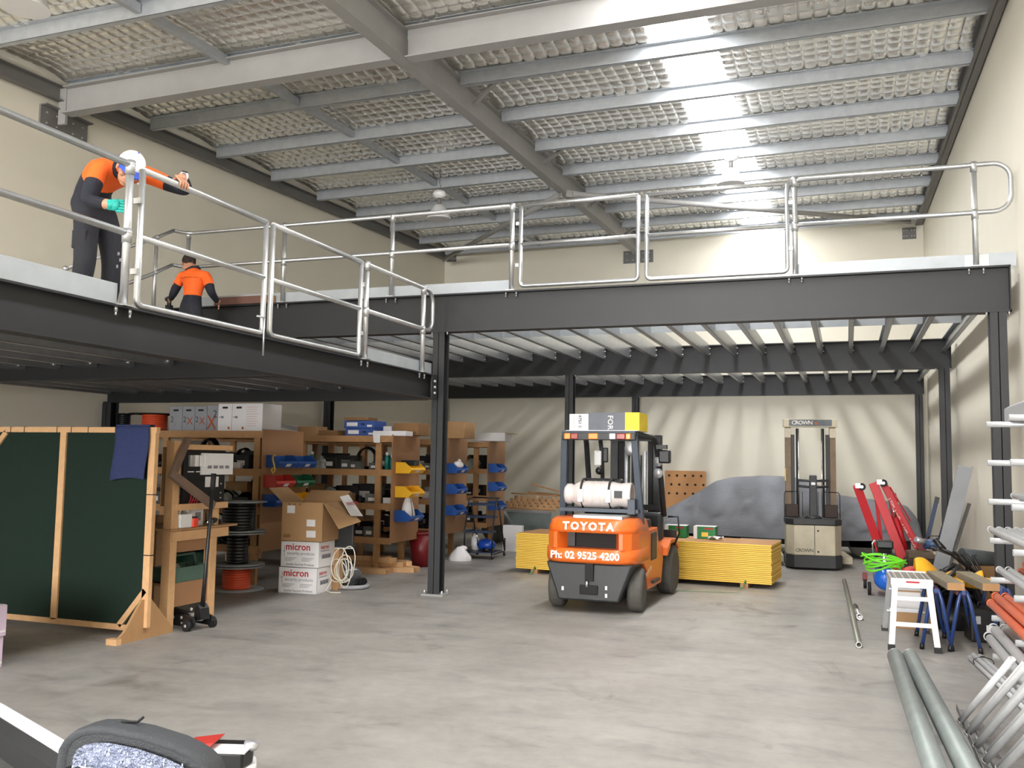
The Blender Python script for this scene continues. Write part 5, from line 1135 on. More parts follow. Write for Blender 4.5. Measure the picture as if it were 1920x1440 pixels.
# ---- profiles leaning on the right wall
t = thing('steel_channel', 'long grey steel channel leaning against the right wall', 'channel', (1.08, 13.6, 0)); m = MB()
d_ = Vector((.4, 0.02, 1.62)); 
m.bar((0, 0, 0), d_, .18, .012, up=(0, 1, 0)); m.build('web', mat('grey channel', '#86888c', .45, .2, .06), t)
MB().bar((-.085, .03, 0), d_+Vector((-.085, .03, 0)), .012, .06, up=(0, 1, 0)).build('flange', mat('grey channel', '#86888c'), t); MB().bar((.085, .03, 0), d_+Vector((.085, .03, 0)), .012, .06, up=(0, 1, 0)).build('flange', mat('grey channel', '#86888c'), t)
t = thing('steel_angle', 'short dark angle bar leaning behind the grey channel', 'bar', (1.2, 13.9, 0)); MB().bar((0, 0, 0), (.36, .1, 1.12), .05, .008).build('leg_face', m_darkgrey, t); MB().bar((0, .025, 0), (.36, .125, 1.12), .008, .05).build('leg_face', m_darkgrey, t)
t = thing('blue_bar', 'dark blue steel bar leaning on the back column', 'bar', (1.02, 15.6, 0)); MB().bar((0, 0, 0), (.28, .05, 1.15), .06, .03).build('bar', m_nb, t); MB().bar((.26, .045, 1.06), (.28, .05, 1.15), .065, .034).build('bar_cap', m_black, t)
t = thing('blue_bar', 'second thin blue bar leaning against the wall by the back column', 'bar', (1.18, 15.9, 0)); MB().bar((0, 0, 0), (.22, .05, .7), .04, .03).build('bar', m_nb, t); MB().bar((.2, .045, .64), (.22, .05, .7), .044, .034).build('bar_cap', m_black, t)
# ---- compressor with hose
t = thing('air_compressor', 'blue air compressor with chrome pump and black wheels, green hose on it', 'compressor', (.43, 12.55, 0), 0)
m_cblue = mat('compressor blue', '#1668d8', .28, 0, .05, 4, coat=.5)
MB().lathe([(0, -.33), (.07, -.32), (.125, -.27), (.14, -.2), (.14, .2), (.125, .27), (.07, .32), (0, .33)], (0, .15, .21), (0, 1, 0), 28).build('tank', m_cblue, t)
MB().lathe([(.03, -.345), (.03, -.33), (0, -.33)], (0, .15, .21), (0, 1, 0), 12).build('tank_plug', m_cblue, t)
for s_ in (-1, 1): w_ = MB().cyl((s_*.17, .0, .08), (s_*.21, .0, .08), .08, 18).build('wheel', m_blackm, t); MB().cyl((s_*.165, .0, .08), (s_*.215, .0, .08), .03, 10).build('wheel_hub', m_greymetal, w_)
MB().box(-.1, .1, -.02, .3, .35, .37).build('mount_plate', m_black, t); MB().lathe([(.08, .37), (.08, .46), (.06, .47), (.06, .52), (0, .52)], (0, .02, 0), n=18).build('pump', m_chrome, t)
for k in range(4): MB().lathe([(.09, .5+.02*k), (.09, .51+.02*k), (0, .51+.02*k)], (0, .05, 0), n=18).build('cooling_fin', m_blackm, t)
MB().box(-.1, .1, -.04, .16, .58, .68).build('motor_cover', m_black, t, bevel=.02); MB().tube([(-.12, .3, .4), (-.14, .3, .62), (-.1, .3, .66)], .012, 8).build('handle', m_chrome, t)
t = thing('air_hose', 'bright green air hose coiled over the compressor', 'hose', (.43, 12.45, .33)); m_grn = mat('bright green hose', '#76e02a', .4)
rr = random.Random(11)
for k in range(7):
    ra, rb2, z = .19+.012*k, .1+.02*(k % 3), .02+.022*k; tl = rr.uniform(-.04, .05); ph = rr.uniform(0, 6)
    MB().tube([(ra*math.cos(a)*1.0-.02, -.02+rb2*math.sin(a), z+tl*math.cos(a)+.03*math.sin(2*a+ph)) for a in [2*PI*i/26 for i in range(26)]], .011, 6, closed=True).build('hose_loop', m_grn, t)
t = thing('castor_stand', 'small black and red castor wheel standing left of the compressor', 'castor', (.2, 13.2, 0)); w_ = MB().cyl((-.02, 0, .06), (.02, 0, .06), .06, 16).build('wheel', m_blackm, t); MB().cyl((-.024, 0, .06), (.024, 0, .06), .025, 10).build('hub', m_greymetal, w_); MB().box(-.03, .03, -.02, .06, .1, .2).build('fork', mat('dull red', '#7a2b2b'), t, bevel=.005)
# ---- white step platform
t = thing('step_platform', 'white aluminium work platform stool on four splayed legs', 'stool', (.52, 9.4, 0), .02)
m_alw = mat('white aluminium', '#eceef0', .35, .1, .03)
MB().box(-.15, .15, -.36, .28, .585, .6).build('top_plate', mat('worn tread plate', '#8f8a84', .5, .4, .15, 15), t)
for k in range(5): 
    for j in range(4): MB().box(-.12+.06*k-.004, -.12+.06*k+.004, -.3+.15*j, -.2+.15*j, .6, .604).build('tread_rib', mat('tread rib', '#e6e6e8', .3, .5), t)
MB().box(-.17, .17, -.39, -.36, .53, .61).build('front_beam', m_alw, t, bevel=.004); MB().box(-.17, .17, .28, .31, .53, .61).build('rear_beam', m_alw, t, bevel=.004)
for s_ in (-1, 1): MB().box(s_*.16-.015, s_*.16+.015, -.37, .29, .55, .6).build('side_beam', m_greymetal, t)
for sx in (-1, 1):
    for y0, y1 in ((-.37, -.5), (.29, .5)):
        o = MB().bar((sx*.14, y0, .55), (sx*.185, y1, .03), .05, .03, up=(0, 1, 0)).build('leg', m_alw if y0 < 0 else m_greymetal, t, bevel=.004); MB().box(-.03, .03, -.02, .02, 0, .05, c=(sx*.187, y1*1.01, 0)).build('rubber_foot', m_black, o)
for z, w_ in ((.44, .15), (.22, .17)): MB().bar((-w_, -.37-(.55-z)*.25, z), (w_, -.37-(.55-z)*.25, z), .03, .035).build('front_rung', m_alw, t); MB().bar((-w_, .29+(.55-z)*.4, z), (w_, .29+(.55-z)*.4, z), .03, .035).build('rear_rung', m_greymetal, t)
MB().box(-.05, .06, -.393, -.389, .575, .59).build('red_label', m_redp, t)
# ---- blue trestles carrying planks
m_tb = mat('trestle blue', '#27407a', .35, .1, .1, 6, coat=.3)
def trestle(label, x, y, rz):
    t = thing('trestle', label, 'trestle', (x, y, 0), rz, 'blue tube trestles')
    for s_, nm in ((-.33, 'leg_hoop'), (.33, 'leg_hoop')):
        for dx in (-1, 1):
            o = MB().tube([(dx*.12, s_*1.02, .02), (dx*.05, s_, .42), (dx*.03, s_*.97, .5), (dx*.015, s_*.95, .525)], .0165, 8).build(nm, m_tb, t)
            MB().cyl((dx*.122, s_*1.02, 0), (dx*.117, s_*1.02, .05), .02, 8).build('rubber_foot', m_black, o)
    MB().tube([(0, -.33, .515), (0, .33, .515)], .02, 8).build('top_bar', m_tb, t); MB().box(-.05, .05, -.2, .2, .475, .5).build('red_cross_plate', mat('dull red', '#7a2b2b'), t)
    return t
trestle('blue tube trestle standing just right of the white platform stool', .72, 9.38, .0)
trestle('blue tube trestle in the middle, in front of the black cable heap', .95, 9.36, -.02); trestle('blue tube trestle behind the pipe rack arms', 1.3, 9.72, .05)
for k, (x, y, a) in enumerate(((.84, 9.3, .1), (1.12, 9.4, .12))):
    t = thing('timber_plank', ['left', 'right'][k]+' weathered thick plank end resting on the blue trestles', 'plank', (x, y, .538), a, 'planks on the trestles'); MB().box(-.07, .07, -.35, .6, 0, .065).build('board', mat('weathered plank', '#857a66', .75, 0, .15, 6), t, bevel=.004); MB().box(-.068, .068, -.352, -.35, .002, .063).build('end_grain', m_timber, t)
t = thing('yellow_cloth', 'crumpled yellow rain jacket thrown over the planks', 'jacket', (.9, 10.15, .5)); m_yc = mat('yellow rain cloth', '#e9a91c', .55, 0, .08, 5)
MB().grid(lambda u, v: (-.28+.6*u, -.2+.45*v, .1+.06*math.sin(7*u+2*v)+.05*math.sin(5*v-6*u)-.09*u-.06*abs(v-.5)), 26, 20).build('cloth', m_yc, t, solid=.012)
MB().grid(lambda u, v: (.15+.26*u, -.3+.16*v, .0+.05*math.sin(6*u+4*v)), 10, 8).build('sleeve', m_yc, t, solid=.012)
t = thing('red_bag', 'folded red bag beside the yellow jacket', 'bag', (.7, 10.6, .42)); MB().grid(lambda u, v: (-.16+.36*u, -.15+.3*v, .13*math.sin(PI*min(1, u+.25))*(.6+.4*v)), 12, 8).build('fabric', mat('faded red cloth', '#c3453c', .7), t, solid=.015); MB().tube([(-.1, 0, .1), (0, 0, .16), (.1, 0, .12)], .01, 6).build('strap', mat('faded red cloth', '#c3453c', .7), t)
t = carton('large brown carton standing behind the white platform stool', .42, .78, 10.1, 10.5, 0, .46, m_card); MB().box(-.15, .07, -.203, -.199, .2, .36).build('paper_label', m_white, t)
# black cable heap
t = thing('cable_heap', 'big heap of black cable bundles on the floor behind the trestles', 'cable', (.98, 10.42, 0)); rr = random.Random(21)
for k in range(26):
    a0 = rr.uniform(-.5, .5); y = rr.uniform(-.3, .35); h = rr.uniform(.25, .62)
    y *= .8
    pts = [(-.36+.1*rr.random(), y-.1, .03), (-.25, y-.05, h*.55), (0+a0*.2, y, h), (.2, y+.05, h*.8), (.3, y+.05, .25*h), (.34, y+.1, .03)]
    V = [Vector(p) for p in pts]; out = []
    for i in range(len(V)-1):
        for q in range(4): out.append(V[i].lerp(V[i+1], q/4)+Vector((0, .01*math.sin(q+k), .008*math.sin(3*q+k))))
    MB().tube(out+[V[-1]], rr.uniform(.016, .03), 6).build('cable_bundle', m_cabk if k % 3 else m_blackm, t)
MB().ball((-.02, .05, .1), .3, 14, (1.1, 1.1, .8)).build('inner_bundle', m_cabk, t)
for k in range(5):
    c = (.05+.05*k, .1, .62); MB().tube([(c[0]-.25+.06*k, -.1+.05*k, .8-.02*k), (c[0]-.05, .0, .72), (c[0]+.1, .1, .6-.05*k), (c[0]+.12, .12, .35)], .013, 6).build('loose_lead', m_black, t)
MB().cyl((-.14, .1, .86), (-.06, .05, .76), .03, 10).build('plug', m_black, t)
t = thing('black_case', 'black plastic tool case with white sticker under the right trestle', 'case', (1.2, 9.75, 0), .1); MB().box(-.16, .16, -.14, .16, 0, .3).build('body', m_black, t, bevel=.015); MB().box(-.17, .17, -.15, .17, .2, .23).build('lid_seam', m_blackm, t); MB().box(-.03, .06, -.144, -.14, .1, .16).build('white_sticker', m_white, t)
for s_ in (-.1, .1): MB().box(s_-.02, s_+.02, -.16, -.14, .17, .24).build('latch', m_greymetal, t)
MB().tube([(-.07, 0, .3), (-.06, 0, .35), (.06, 0, .35), (.07, 0, .3)], .012, 6).build('handle', m_blackm, t)
t = thing('rolled_mat', 'rolled dark grey rubber mat behind the yellow jacket', 'mat', (1.28, 11.0, 0), .2); MB().cyl((-.15, 0, .66), (.22, .1, .62), .09, 14).build('roll', mat('dark rubber mat', '#3f4447', .7, 0, .2, 20), t); MB().box(-.15, .2, -.06, .16, 0, .57).build('carton_under', m_cardk, t)
# ---- tubes on the floor
def floor_tube(label, a, b, r, ri, mt, name='steel_tube', group=None, n=18):
    t = thing(name, label, 'pipe', a, 0, group); d = Vector(b)-Vector(a); d = Vector((d.x, d.y, b[2]-a[2]))
    MB().pipe((0, 0, 0), d, r, ri, n).build('tube', mt, t); u = d.normalized()
    MB().pipe(-u*.001, u*.012, r*1.004, ri*.98, n).build('cut_end', m_zinc if mt is not m_pvc else m_pvc, t)
    return t
m_pvc = mat('grey plastic conduit', '#c3c4c6', .4, 0, .05, 5); m_gp = mat('dull galvanised pipe', '#8d9593', .5, .35, .15, 7); m_st = mat('dull steel tube', '#8a8b82', .4, .5, .1, 8)
floor_tube('long thin steel tube lying on the floor in front of the stacker', (.075, 8.85, .028), (-.06, 13.7, .028), .027, .02, m_st)
floor_tube('short fat steel coupling lying beside the long floor tube', (.1, 10.42, .036), (.06, 11.15, .036), .035, .027, m_chrome)
floor_tube('left of the two large galvanised pipes lying on the floor at right', (.345, 8.3, .062), (.42, 4.3, .062), .06, .055, m_gp, 'large_pipe', 'large floor pipes', 24)
floor_tube('right of the two large galvanised pipes lying on the floor at right', (.46, 8.33, .062), (.6, 4.3, .062), .06, .055, m_gp, 'large_pipe', 'large floor pipes', 24)
t = thing('steel_angle', 'thin dark angle iron lying right of the large floor pipes', 'bar', (.66, 6.9, 0)); MB().bar((0, 0, .02), (-.02, -2.4, .02), .005, .04).build('leg_face', m_darkgrey, t); MB().bar((.02, 0, .003), (.0, -2.4, .003), .04, .005).build('leg_face', m_darkgrey, t)
for k, (x, z) in enumerate(((.94, .022), (.985, .022), (1.03, .022), (.96, .06), (1.005, .06))):
    floor_tube(ORD[k]+' pale conduit from the aisle in the small taped bundle on the floor', (x, 8.7-.03*k, z), (x+.16, 6.8, z), .02, .017, m_pvc, 'conduit', 'conduits in the floor bundle', 10)
t = thing('bundle_tie', 'dark tape tie around the small conduit bundle on the floor', 'tie', (1.0, 8.42, .0)); MB().tube([(.075*math.cos(a)*1.0+.01, 0, .044+.04*math.sin(a)) for a in [2*PI*i/16 for i in range(16)]], .004, 5, closed=True).build('band', m_black, t); MB().box(-.01, .02, -.006, .006, .082, .092).build('knot', m_black, t)
# ---- cantilever rack with pipes
LV = (1.92, 1.64, 1.36, 1.08, .80, .53, .26)
m_arm = mat('rack arm', (.60, .61, .63), .38, .5, .05)
for k, (y, nm) in enumerate(((7.5, 'far'), (6.5, 'near'))):
    t = thing('pipe_rack_frame', nm+' upright frame of the cantilever pipe rack with round arms at the right wall', 'rack', (1.5, y, 0), 0, 'pipe rack frames')
    MB().box(0, .08, -.04, .04, 0, 2.2).build('upright', m_arm, t, bevel=.004); MB().box(-.3, .1, -.05, .05, 0, .04).build('foot', m_arm, t)
    for z in LV: a_r = MB().cyl((-.54, 0, z), (.0, 0, z-.0), .021, 12).build('arm', m_arm, t)
def pipes(y0, y1, z, xs, r, mt, label, group, name='conduit', dz=0, dx=0, n=12):
    for k, (x, zz) in enumerate(xs):
        t = thing(name, ORD[k]+' '+label.replace(' on the', ' from the aisle on the', 1), 'pipe', (x, y0, z+zz), 0, group)
        MB().pipe((0, rnd.uniform(-.06, .03), 0), (dx, y1-y0, dz), r, r*.84, n).build('tube', mt, t)
        MB().pipe((0, .03, 0), (0, .06, 0), r*1.06, r*.9, n).build('end_sleeve', mt, t)
m_oc = mat('orange conduit', '#e0673c', .45, 0, .05, 5)
ar = .021
pipes(8.0, 3.6, 1.08+ar+.026, ((1.04, 0), (1.1, 0), (1.16, 0), (1.22, 0), (1.28, 0)), .025, m_pvc, 'pale grey conduit on the middle level of the pipe rack', 'conduits on the middle rack level')
pipes(7.75, 3.6, .80+ar+.026, ((1.06, 0), (1.12, 0)), .025, m_pvc, 'pale grey conduit beside the red-orange ones on the rack', 'conduits beside the orange ones')
pipes(7.7, 3.6, .80+ar+.026, ((1.2, 0), (1.26, 0), (1.32, 0), (1.23, .047)), .025, m_oc, 'orange conduit on the rack level below the pale conduits', 'upper orange conduits')
pipes(7.85, 3.6, .53+ar+.031, ((1.01, 0), (1.075, 0), (1.14, 0), (1.205, 0), (1.045, .054), (1.11, .054)), .03, m_oc, 'orange conduit on the second lowest level of the pipe rack', 'lower orange conduits')
pipes(7.95, 3.6, .26+ar+.036, ((1.0, 0), (1.075, 0), (1.15, 0), (1.225, 0), (1.035, .066), (1.11, .066)), .035, m_pvc, 'fat pale conduit on the lowest level of the pipe rack', 'fat conduits on the lowest level')
pipes(7.7, 3.6, 1.36+ar+.021, ((1.16, 0), (1.21, 0)), .02, m_pvc, 'thin conduit high on the pipe rack', 'thin conduits high on the rack')
t = thing('cable_tray', 'grey box section lying on the top level of the pipe rack', 'tray', (1.28, 7.72, 1.945), 0)
MB().prism([(-.17, 0), (.17, 0), (.17, .13), (-.12, .13), (-.17, .1)], 'Y', -4.0, 0).build('section', mat('grey box section', '#a9abae', .45, .2, .06), t); MB().box(-.165, .165, -.0, .004, .005, .1).build('end_cap', m_greymetal, t)
m_lean = mat('bright galvanised tube', (.86, .87, .89), .3, .45, .1, 9)
# galvanised tubes leaning against the rack, foot on the floor
for k in range(9):
    y = 6.47-.135*k+(.03 if k % 2 else 0); x = .635+.006*k+(.045 if k % 2 else 0)
    L_ = 1.0 if k < 2 else 1.9
    d = Vector((.255, -.33, .47))*L_
    floor_tube(ORD[k]+' galvanised tube from the far end of the row leaning on the pipe rack', (x, y, .03), (x+d.x, y+d.y, .03+d.z), .02, .017, m_lean, 'leaning_tube', 'leaning galvanised tubes', 12)
t = thing('tube_sill', 'low grey timber sill under the feet of the leaning tubes', 'timber', (.66, 5.85, 0)); MB().box(.05, .11, -.75, .7, 0, .025).build('sill', m_darkgrey, t); MB().box(.055, .105, .7, .702, .0, .024).build('end_grain', m_greymetal, t)

# ================================================================ white car corner with door mirror, lower left
t = thing('white_car', 'white car door edge with black door mirror in the lower left corner', 'car', (-2.4, 1.2, 0), 0)
m_wc = mat('white car paint', '#f4f5f6', .2, 0, .01, 2, coat=.6); m_trim = mat('dark grey car trim', '#3d3d3b', .55, 0, .1, 30); m_mh = mat('mirror housing plastic', '#34373c', .6, 0, .1, 60, .3, 300)
def sill(u, off, z):     # plan curve of the window sill, off = towards the cabin
    x = -2.6+1.28*u; y = 1.99-.538*u
    return Vector((x+2.4-off*.3, y-1.2-off*.95, z+.01-.02*u*u))
def band(o0, z0, o1, z1, nm, mt, solid=.0):
    return MB().grid(lambda u, v: sill(u, o0+(o1-o0)*v, z0+(z1-z0)*v), 30, 4).build(nm, mt, t, solid=solid)
band(-.02, .3, -.02, .99, 'door_skin', m_wc); band(-.02, .99, .035, 1.0, 'door_shoulder', m_wc); band(.035, .998, .06, .985, 'weather_strip', m_black)
band(.06, .985, .075, .95, 'glass_channel', m_blackm); band(.075, .95, .24, .945, 'trim_ledge', m_trim); band(.24, .945, .3, .45, 'door_trim', m_trim)
MB().prism(rrect(.12, .2, .03), 'Z', .9, .955).build('trim_corner', m_trim, t, loc=(.79, .13, 0), rz=-.5, bevel=.01)
MB().tube([sill(.58, .09, .953), sill(.62, .14, .952), sill(.58, .2, .95), sill(.5, .24, .948)], .004, 6).build('trim_seam', m_blackm, t)
MB().tube([sill(.55, .12, .955), sill(.58, .13, .957)], .006, 6).build('lock_pin', m_chrome, t)
MB().box(-1.6, -.35, -.7, .55, .0, .3).build('sill_panel', m_wc, t); MB().box(-1.6, -.25, -.9, .5, .3, .34).build('floor_pan', m_blackm, t)
# mirror: lofted housing, glass towards the back
mir = bpy.data.objects.new('door_mirror', None)
hx = Vector((.92, .38, 0)).normalized(); hy = Vector((-.38, .92, 0)).normalized()
C0 = Vector((-1.335+2.4, 1.545-1.2, .985))
def msec(f, w, h, dz):
    out = []
    for i in range(24):
        a = 2*PI*i/24; c, s_ = math.cos(a), math.sin(a)
        px = math.copysign(abs(c)**.6, c)*w/2; pz = math.copysign(abs(s_)**.6, s_)*h/2
        taper = 1-.28*(px/w+.5)
        out.append(C0+hx*px+hy*f+Vector((0, 0, pz*taper+dz-.05*(px/w+.5)**2)))
    return out
m = loft(MB(), [msec(-.035, .285, .15, 0), msec(-.05, .31, .175, 0), msec(-.02, .315, .18, 0), msec(.05, .3, .165, 0), msec(.1, .24, .12, 0), msec(.12, .14, .06, 0)])
mh = m.build('mirror_housing', m_mh, t)
MB().add(msec(-.045, .255, .125, -.002), [tuple(range(24))[::-1]]).build('mirror_glass', mat('wet mirror glass', '#8b93ad', .25, .6, .5, 60, .8, 120), mh)
m = MB(); rr = random.Random(4)
for k in range(70):
    px, pz = rr.uniform(-.11, .11), rr.uniform(-.05, .045); m.ball(C0+hx*px+hy*-.047+Vector((0, 0, pz*(1-.28*(px/.25+.5))-.03*(px/.25+.5)**2)), .002, 5, (.8, .8, 1.6))
tag(m.build('raindrops', mat('water drop', '#e8ecf4', .08, .2), mh), kind='stuff')
MB().tube([C0-hx*.12+Vector((0, 0, -.05)), C0-hx*.2+Vector((0, .0, -.04))], .03, 8).build('mirror_arm', m_mh, t)
MB().tube([C0+hx*-.06+hy*.02+Vector((0, 0, .073)), C0+hx*-.03+hy*.03+Vector((0, 0, .07)), C0+hx*-.018+hy*.03+Vector((0, 0, .08))], .003, 5).build('rubber_flake', m_blackm, t)
# small machine beside the mirror
t = thing('small_machine', 'white and black panelled machine with red cover at the bottom edge beside the mirror', 'machine', (-2.66, 3.6, 0), .3)
MB().prism([(-.13, -.1), (.11, -.1), (.14, .0), (.1, .12), (-.1, .12), (-.15, .0)], 'Z', .02, .22).build('white_panel', m_whitep, t, bevel=.015)
MB().prism([(-.12, -.095), (.105, -.095), (.12, .0), (.09, .11), (-.09, .11), (-.12, .0)], 'Z', .22, .29).build('black_band', m_black, t, bevel=.01)
MB().prism([(-.12, -.1), (.115, -.1), (.115, .02), (-.12, .02)], 'Z', .29, .296).build('top_lip', m_whitep, t)
for a, b in (((-.02, .2), (.06, .14)), ((.06, .14), (-.01, .07))): MB().bar((a[0], -.104, a[1]), (b[0], -.104, b[1]), .006, .022, up=(0, -1, 0) if 0 else None).build('chevron', m_black, t)
MB().lathe([(.03, 0), (.035, .02), (0, .025)], (.11, .0, .29), (.3, -.2, 1), 12).build('knob', m_greymetal, t); MB().lathe([(.035, -.02), (.035, .02), (0, .02)], (.15, -.05, .1), (1, 0, 0), 12).build('side_knob', m_black, t)
for x in (-.06, -.03): MB().cyl((x, -.1, .09), (x, -.108, .09), .014, 8).build('panel_bolt', m_zinc, t)
MB().prism([(-.2, .24), (-.06, .3), (-.03, .33), (-.17, .31)], 'Y', -.08, .06).build('red_cover', mat('red vinyl', '#b0302a', .45), t); MB().box(-.2, -.1, -.07, .05, 0, .25).build('rear_body', m_black, t)
# ================================================================ two workers on the lower deck
m_skin = mat('skin', '#c08a6e', .5, 0, .06, 20); m_hiv = mat('orange work shirt', '#f2651c', .75, 0, .06, 9, .35, 14); m_navy = mat('navy work cloth', '#1d1f2b', .85, 0, .18, 9, .4, 12)
m_pants = mat('dark work trousers', '#23242c', .85, 0, .2, 7, .4, 10); m_hair = mat('dark brown hair', '#2b1f19', .8, 0, .2, 60, .5, 120); m_boot = mat('work boot', '#2a2522', .7)
m_glove = mat('teal glove', '#1fa79c', .6, 0, .08, 12); m_capw = mat('white cap cloth', '#eceaea', .8); m_capb = mat('blue cap cloth', '#2f4fc0', .7)
def skin_mesh(V, E, root, mats, bone_mat, extra=None, name='body', parent=None, sub=2):
    """V: {joint: (co, rx, ry)}; E: [(a, b)]; one skinned surface, material by nearest bone"""
    names = list(V); ix = {n: i for i, n in enumerate(names)}
    me = bpy.data.meshes.new('skeleton'); me.from_pydata([V[n][0] for n in names], [(ix[a], ix[b]) for a, b in E], []); me.update()
    o = bpy.data.objects.new('skeleton', me); COL.objects.link(o)
    md = o.modifiers.new('skin', 'SKIN'); md.use_smooth_shade = True; md.branch_smoothing = .6
    if not me.skin_vertices: bpy.context.view_layer.objects.active = o
    for n, sv in zip(names, me.skin_vertices[0].data):
        sv.radius = (V[n][1], V[n][2]); sv.use_root = n == root
    s_ = o.modifiers.new('sub', 'SUBSURF'); s_.levels = sub; s_.render_levels = sub
    dg = bpy.context.evaluated_depsgraph_get(); out = bpy.data.meshes.new_from_object(o.evaluated_get(dg))
    bpy.data.objects.remove(o)
    co = np.empty(len(out.vertices)*3); out.vertices.foreach_get('co', co); co = co.reshape(-1, 3)
    cen = np.array([co[list(p.vertices)].mean(0) for p in out.polygons])
    best = np.full(len(cen), 1e9); mi = np.zeros(len(cen), int)
    for a, b in E:
        A, B = np.array(V[a][0]), np.array(V[b][0]); d = B-A; t_ = np.clip(((cen-A)@d)/(d@d), 0, 1)
        r = (V[a][1]+V[a][2])/2*(1-t_)+(V[b][1]+V[b][2])/2*t_
        ds = np.linalg.norm(cen-(A+t_[:, None]*d), axis=1)-r
        q = bone_mat.get((a, b))
        if q is None: continue
        val = np.where(t_ < q[2], q[0], q[1]) if isinstance(q, tuple) else np.full(len(cen), q)
        k = ds < best; best[k] = ds[k]; mi[k] = val[k]
    vs = [tuple(v) for v in co]; fs = [list(p.vertices) for p in out.polygons]; mil = list(mi)
    mb = MB(); mb.v = vs; mb.f = fs; mb.mi = [int(i) for i in mil]; mb.sm = [True]*len(fs)
    bpy.data.meshes.remove(out)
    if extra: extra(mb)
    return mb.build(name, mats, parent)
def head_shape(mb, c, fwd, up, s, mi_skin):
    """skull, jaw, nose, ears, brow joined into the body mesh; fwd = facing, up = crown"""
    f = Vector(fwd).normalized(); u = Vector(up); u = (u-f*u.dot(f)).normalized(); r = f.cross(u); R = Matrix((r, f, u)).transposed(); c = Vector(c)
    mb.mat(mi_skin)
    def e(p, rad, sc): mb.ball(c+R @ (Vector(p)*s), rad*s, 14, sc, R)
    e((0, -.005, .02), .1, (.78, .98, 1.05)); e((0, .03, -.055), .072, (.8, .9, .85)); e((0, .055, -.095), .032, (1, .8, .7))
    e((0, .1, -.02), .016, (.8, 1.1, 1.5)); e((0, .105, -.035), .017, (1.05, .9, .7))
    for sx in (-1, 1): e((sx*.079, -.005, -.01), .024, (.4, .8, 1.3)); e((sx*.034, .078, .012), .017, (1.2, .6, .5)); e((sx*.045, .06, -.03), .026, (1, .8, .9))
    e((0, .088, -.065), .018, (1.4, .5, .45))
def fingers(mb, palm, dirs, mi, r=.0085):
    mb.mat(mi)
    for pts, rr in dirs: mb.tube(pts, [rr, rr*.97, rr*.9, rr*.75][:len(pts)] if len(pts) <= 4 else rr, 7)
# ---- worker bending at the rail
P1 = thing('person', 'worker in orange and navy shirt and white cap bending over the rail, teal glove', 'person', (-5.45, 5.5, 2.63))
b1 = Vector((-5.45, 5.5, 2.63))
def L1(x, y, z): return Vector((x, y, z))-b1
V1 = {'pel': (L1(-5.50, 5.53, 3.50), .17, .14), 'wst': (L1(-5.52, 5.45, 3.63), .18, .16), 'mid': (L1(-5.39, 5.41, 3.73), .185, .15), 'chs': (L1(-5.22, 5.40, 3.765), .18, .13), 'nk0': (L1(-5.09, 5.37, 3.755), .085, .08), 'nk1': (L1(-5.01, 5.31, 3.735), .058, .058), 'hd': (L1(-4.96, 5.27, 3.715), .06, .06),
      'hr': (L1(-5.49, 5.41, 3.42), .105, .11), 'hl': (L1(-5.47, 5.64, 3.42), .105, .11), 'kr': (L1(-5.40, 5.34, 3.06), .085, .085), 'kl': (L1(-5.38, 5.60, 3.06), .085, .085), 'ar': (L1(-5.48, 5.36, 2.72), .07, .07), 'al': (L1(-5.46, 5.64, 2.72), .07, .07), 'tr': (L1(-5.32, 5.32, 2.665), .045, .035), 'tl': (L1(-5.30, 5.66, 2.665), .045, .035),
      'sr': (L1(-5.17, 5.20, 3.72), .085, .08), 'sl': (L1(-5.12, 5.58, 3.80), .085, .08), 'er': (L1(-5.13, 5.06, 3.42), .058, .058), 'wr': (L1(-4.93, 5.06, 3.38), .04, .036), 'pr': (L1(-4.87, 5.065, 3.375), .036, .025),
      'ml': (L1(-4.97, 5.68, 3.72), .066, .064), 'el': (L1(-4.81, 5.73, 3.665), .054, .054), 'wl': (L1(-4.675, 5.52, 3.695), .034, .032), 'pl': (L1(-4.655, 5.45, 3.665), .036, .022)}
E1 = [('pel', 'wst'), ('wst', 'mid'), ('mid', 'chs'), ('chs', 'nk0'), ('nk0', 'nk1'), ('nk1', 'hd'), ('pel', 'hr'), ('pel', 'hl'), ('hr', 'kr'), ('hl', 'kl'), ('kr', 'ar'), ('kl', 'al'), ('ar', 'tr'), ('al', 'tl'), ('chs', 'sr'), ('chs', 'sl'), ('sr', 'er'), ('er', 'wr'), ('wr', 'pr'), ('sl', 'ml'), ('ml', 'el'), ('el', 'wl'), ('wl', 'pl')]
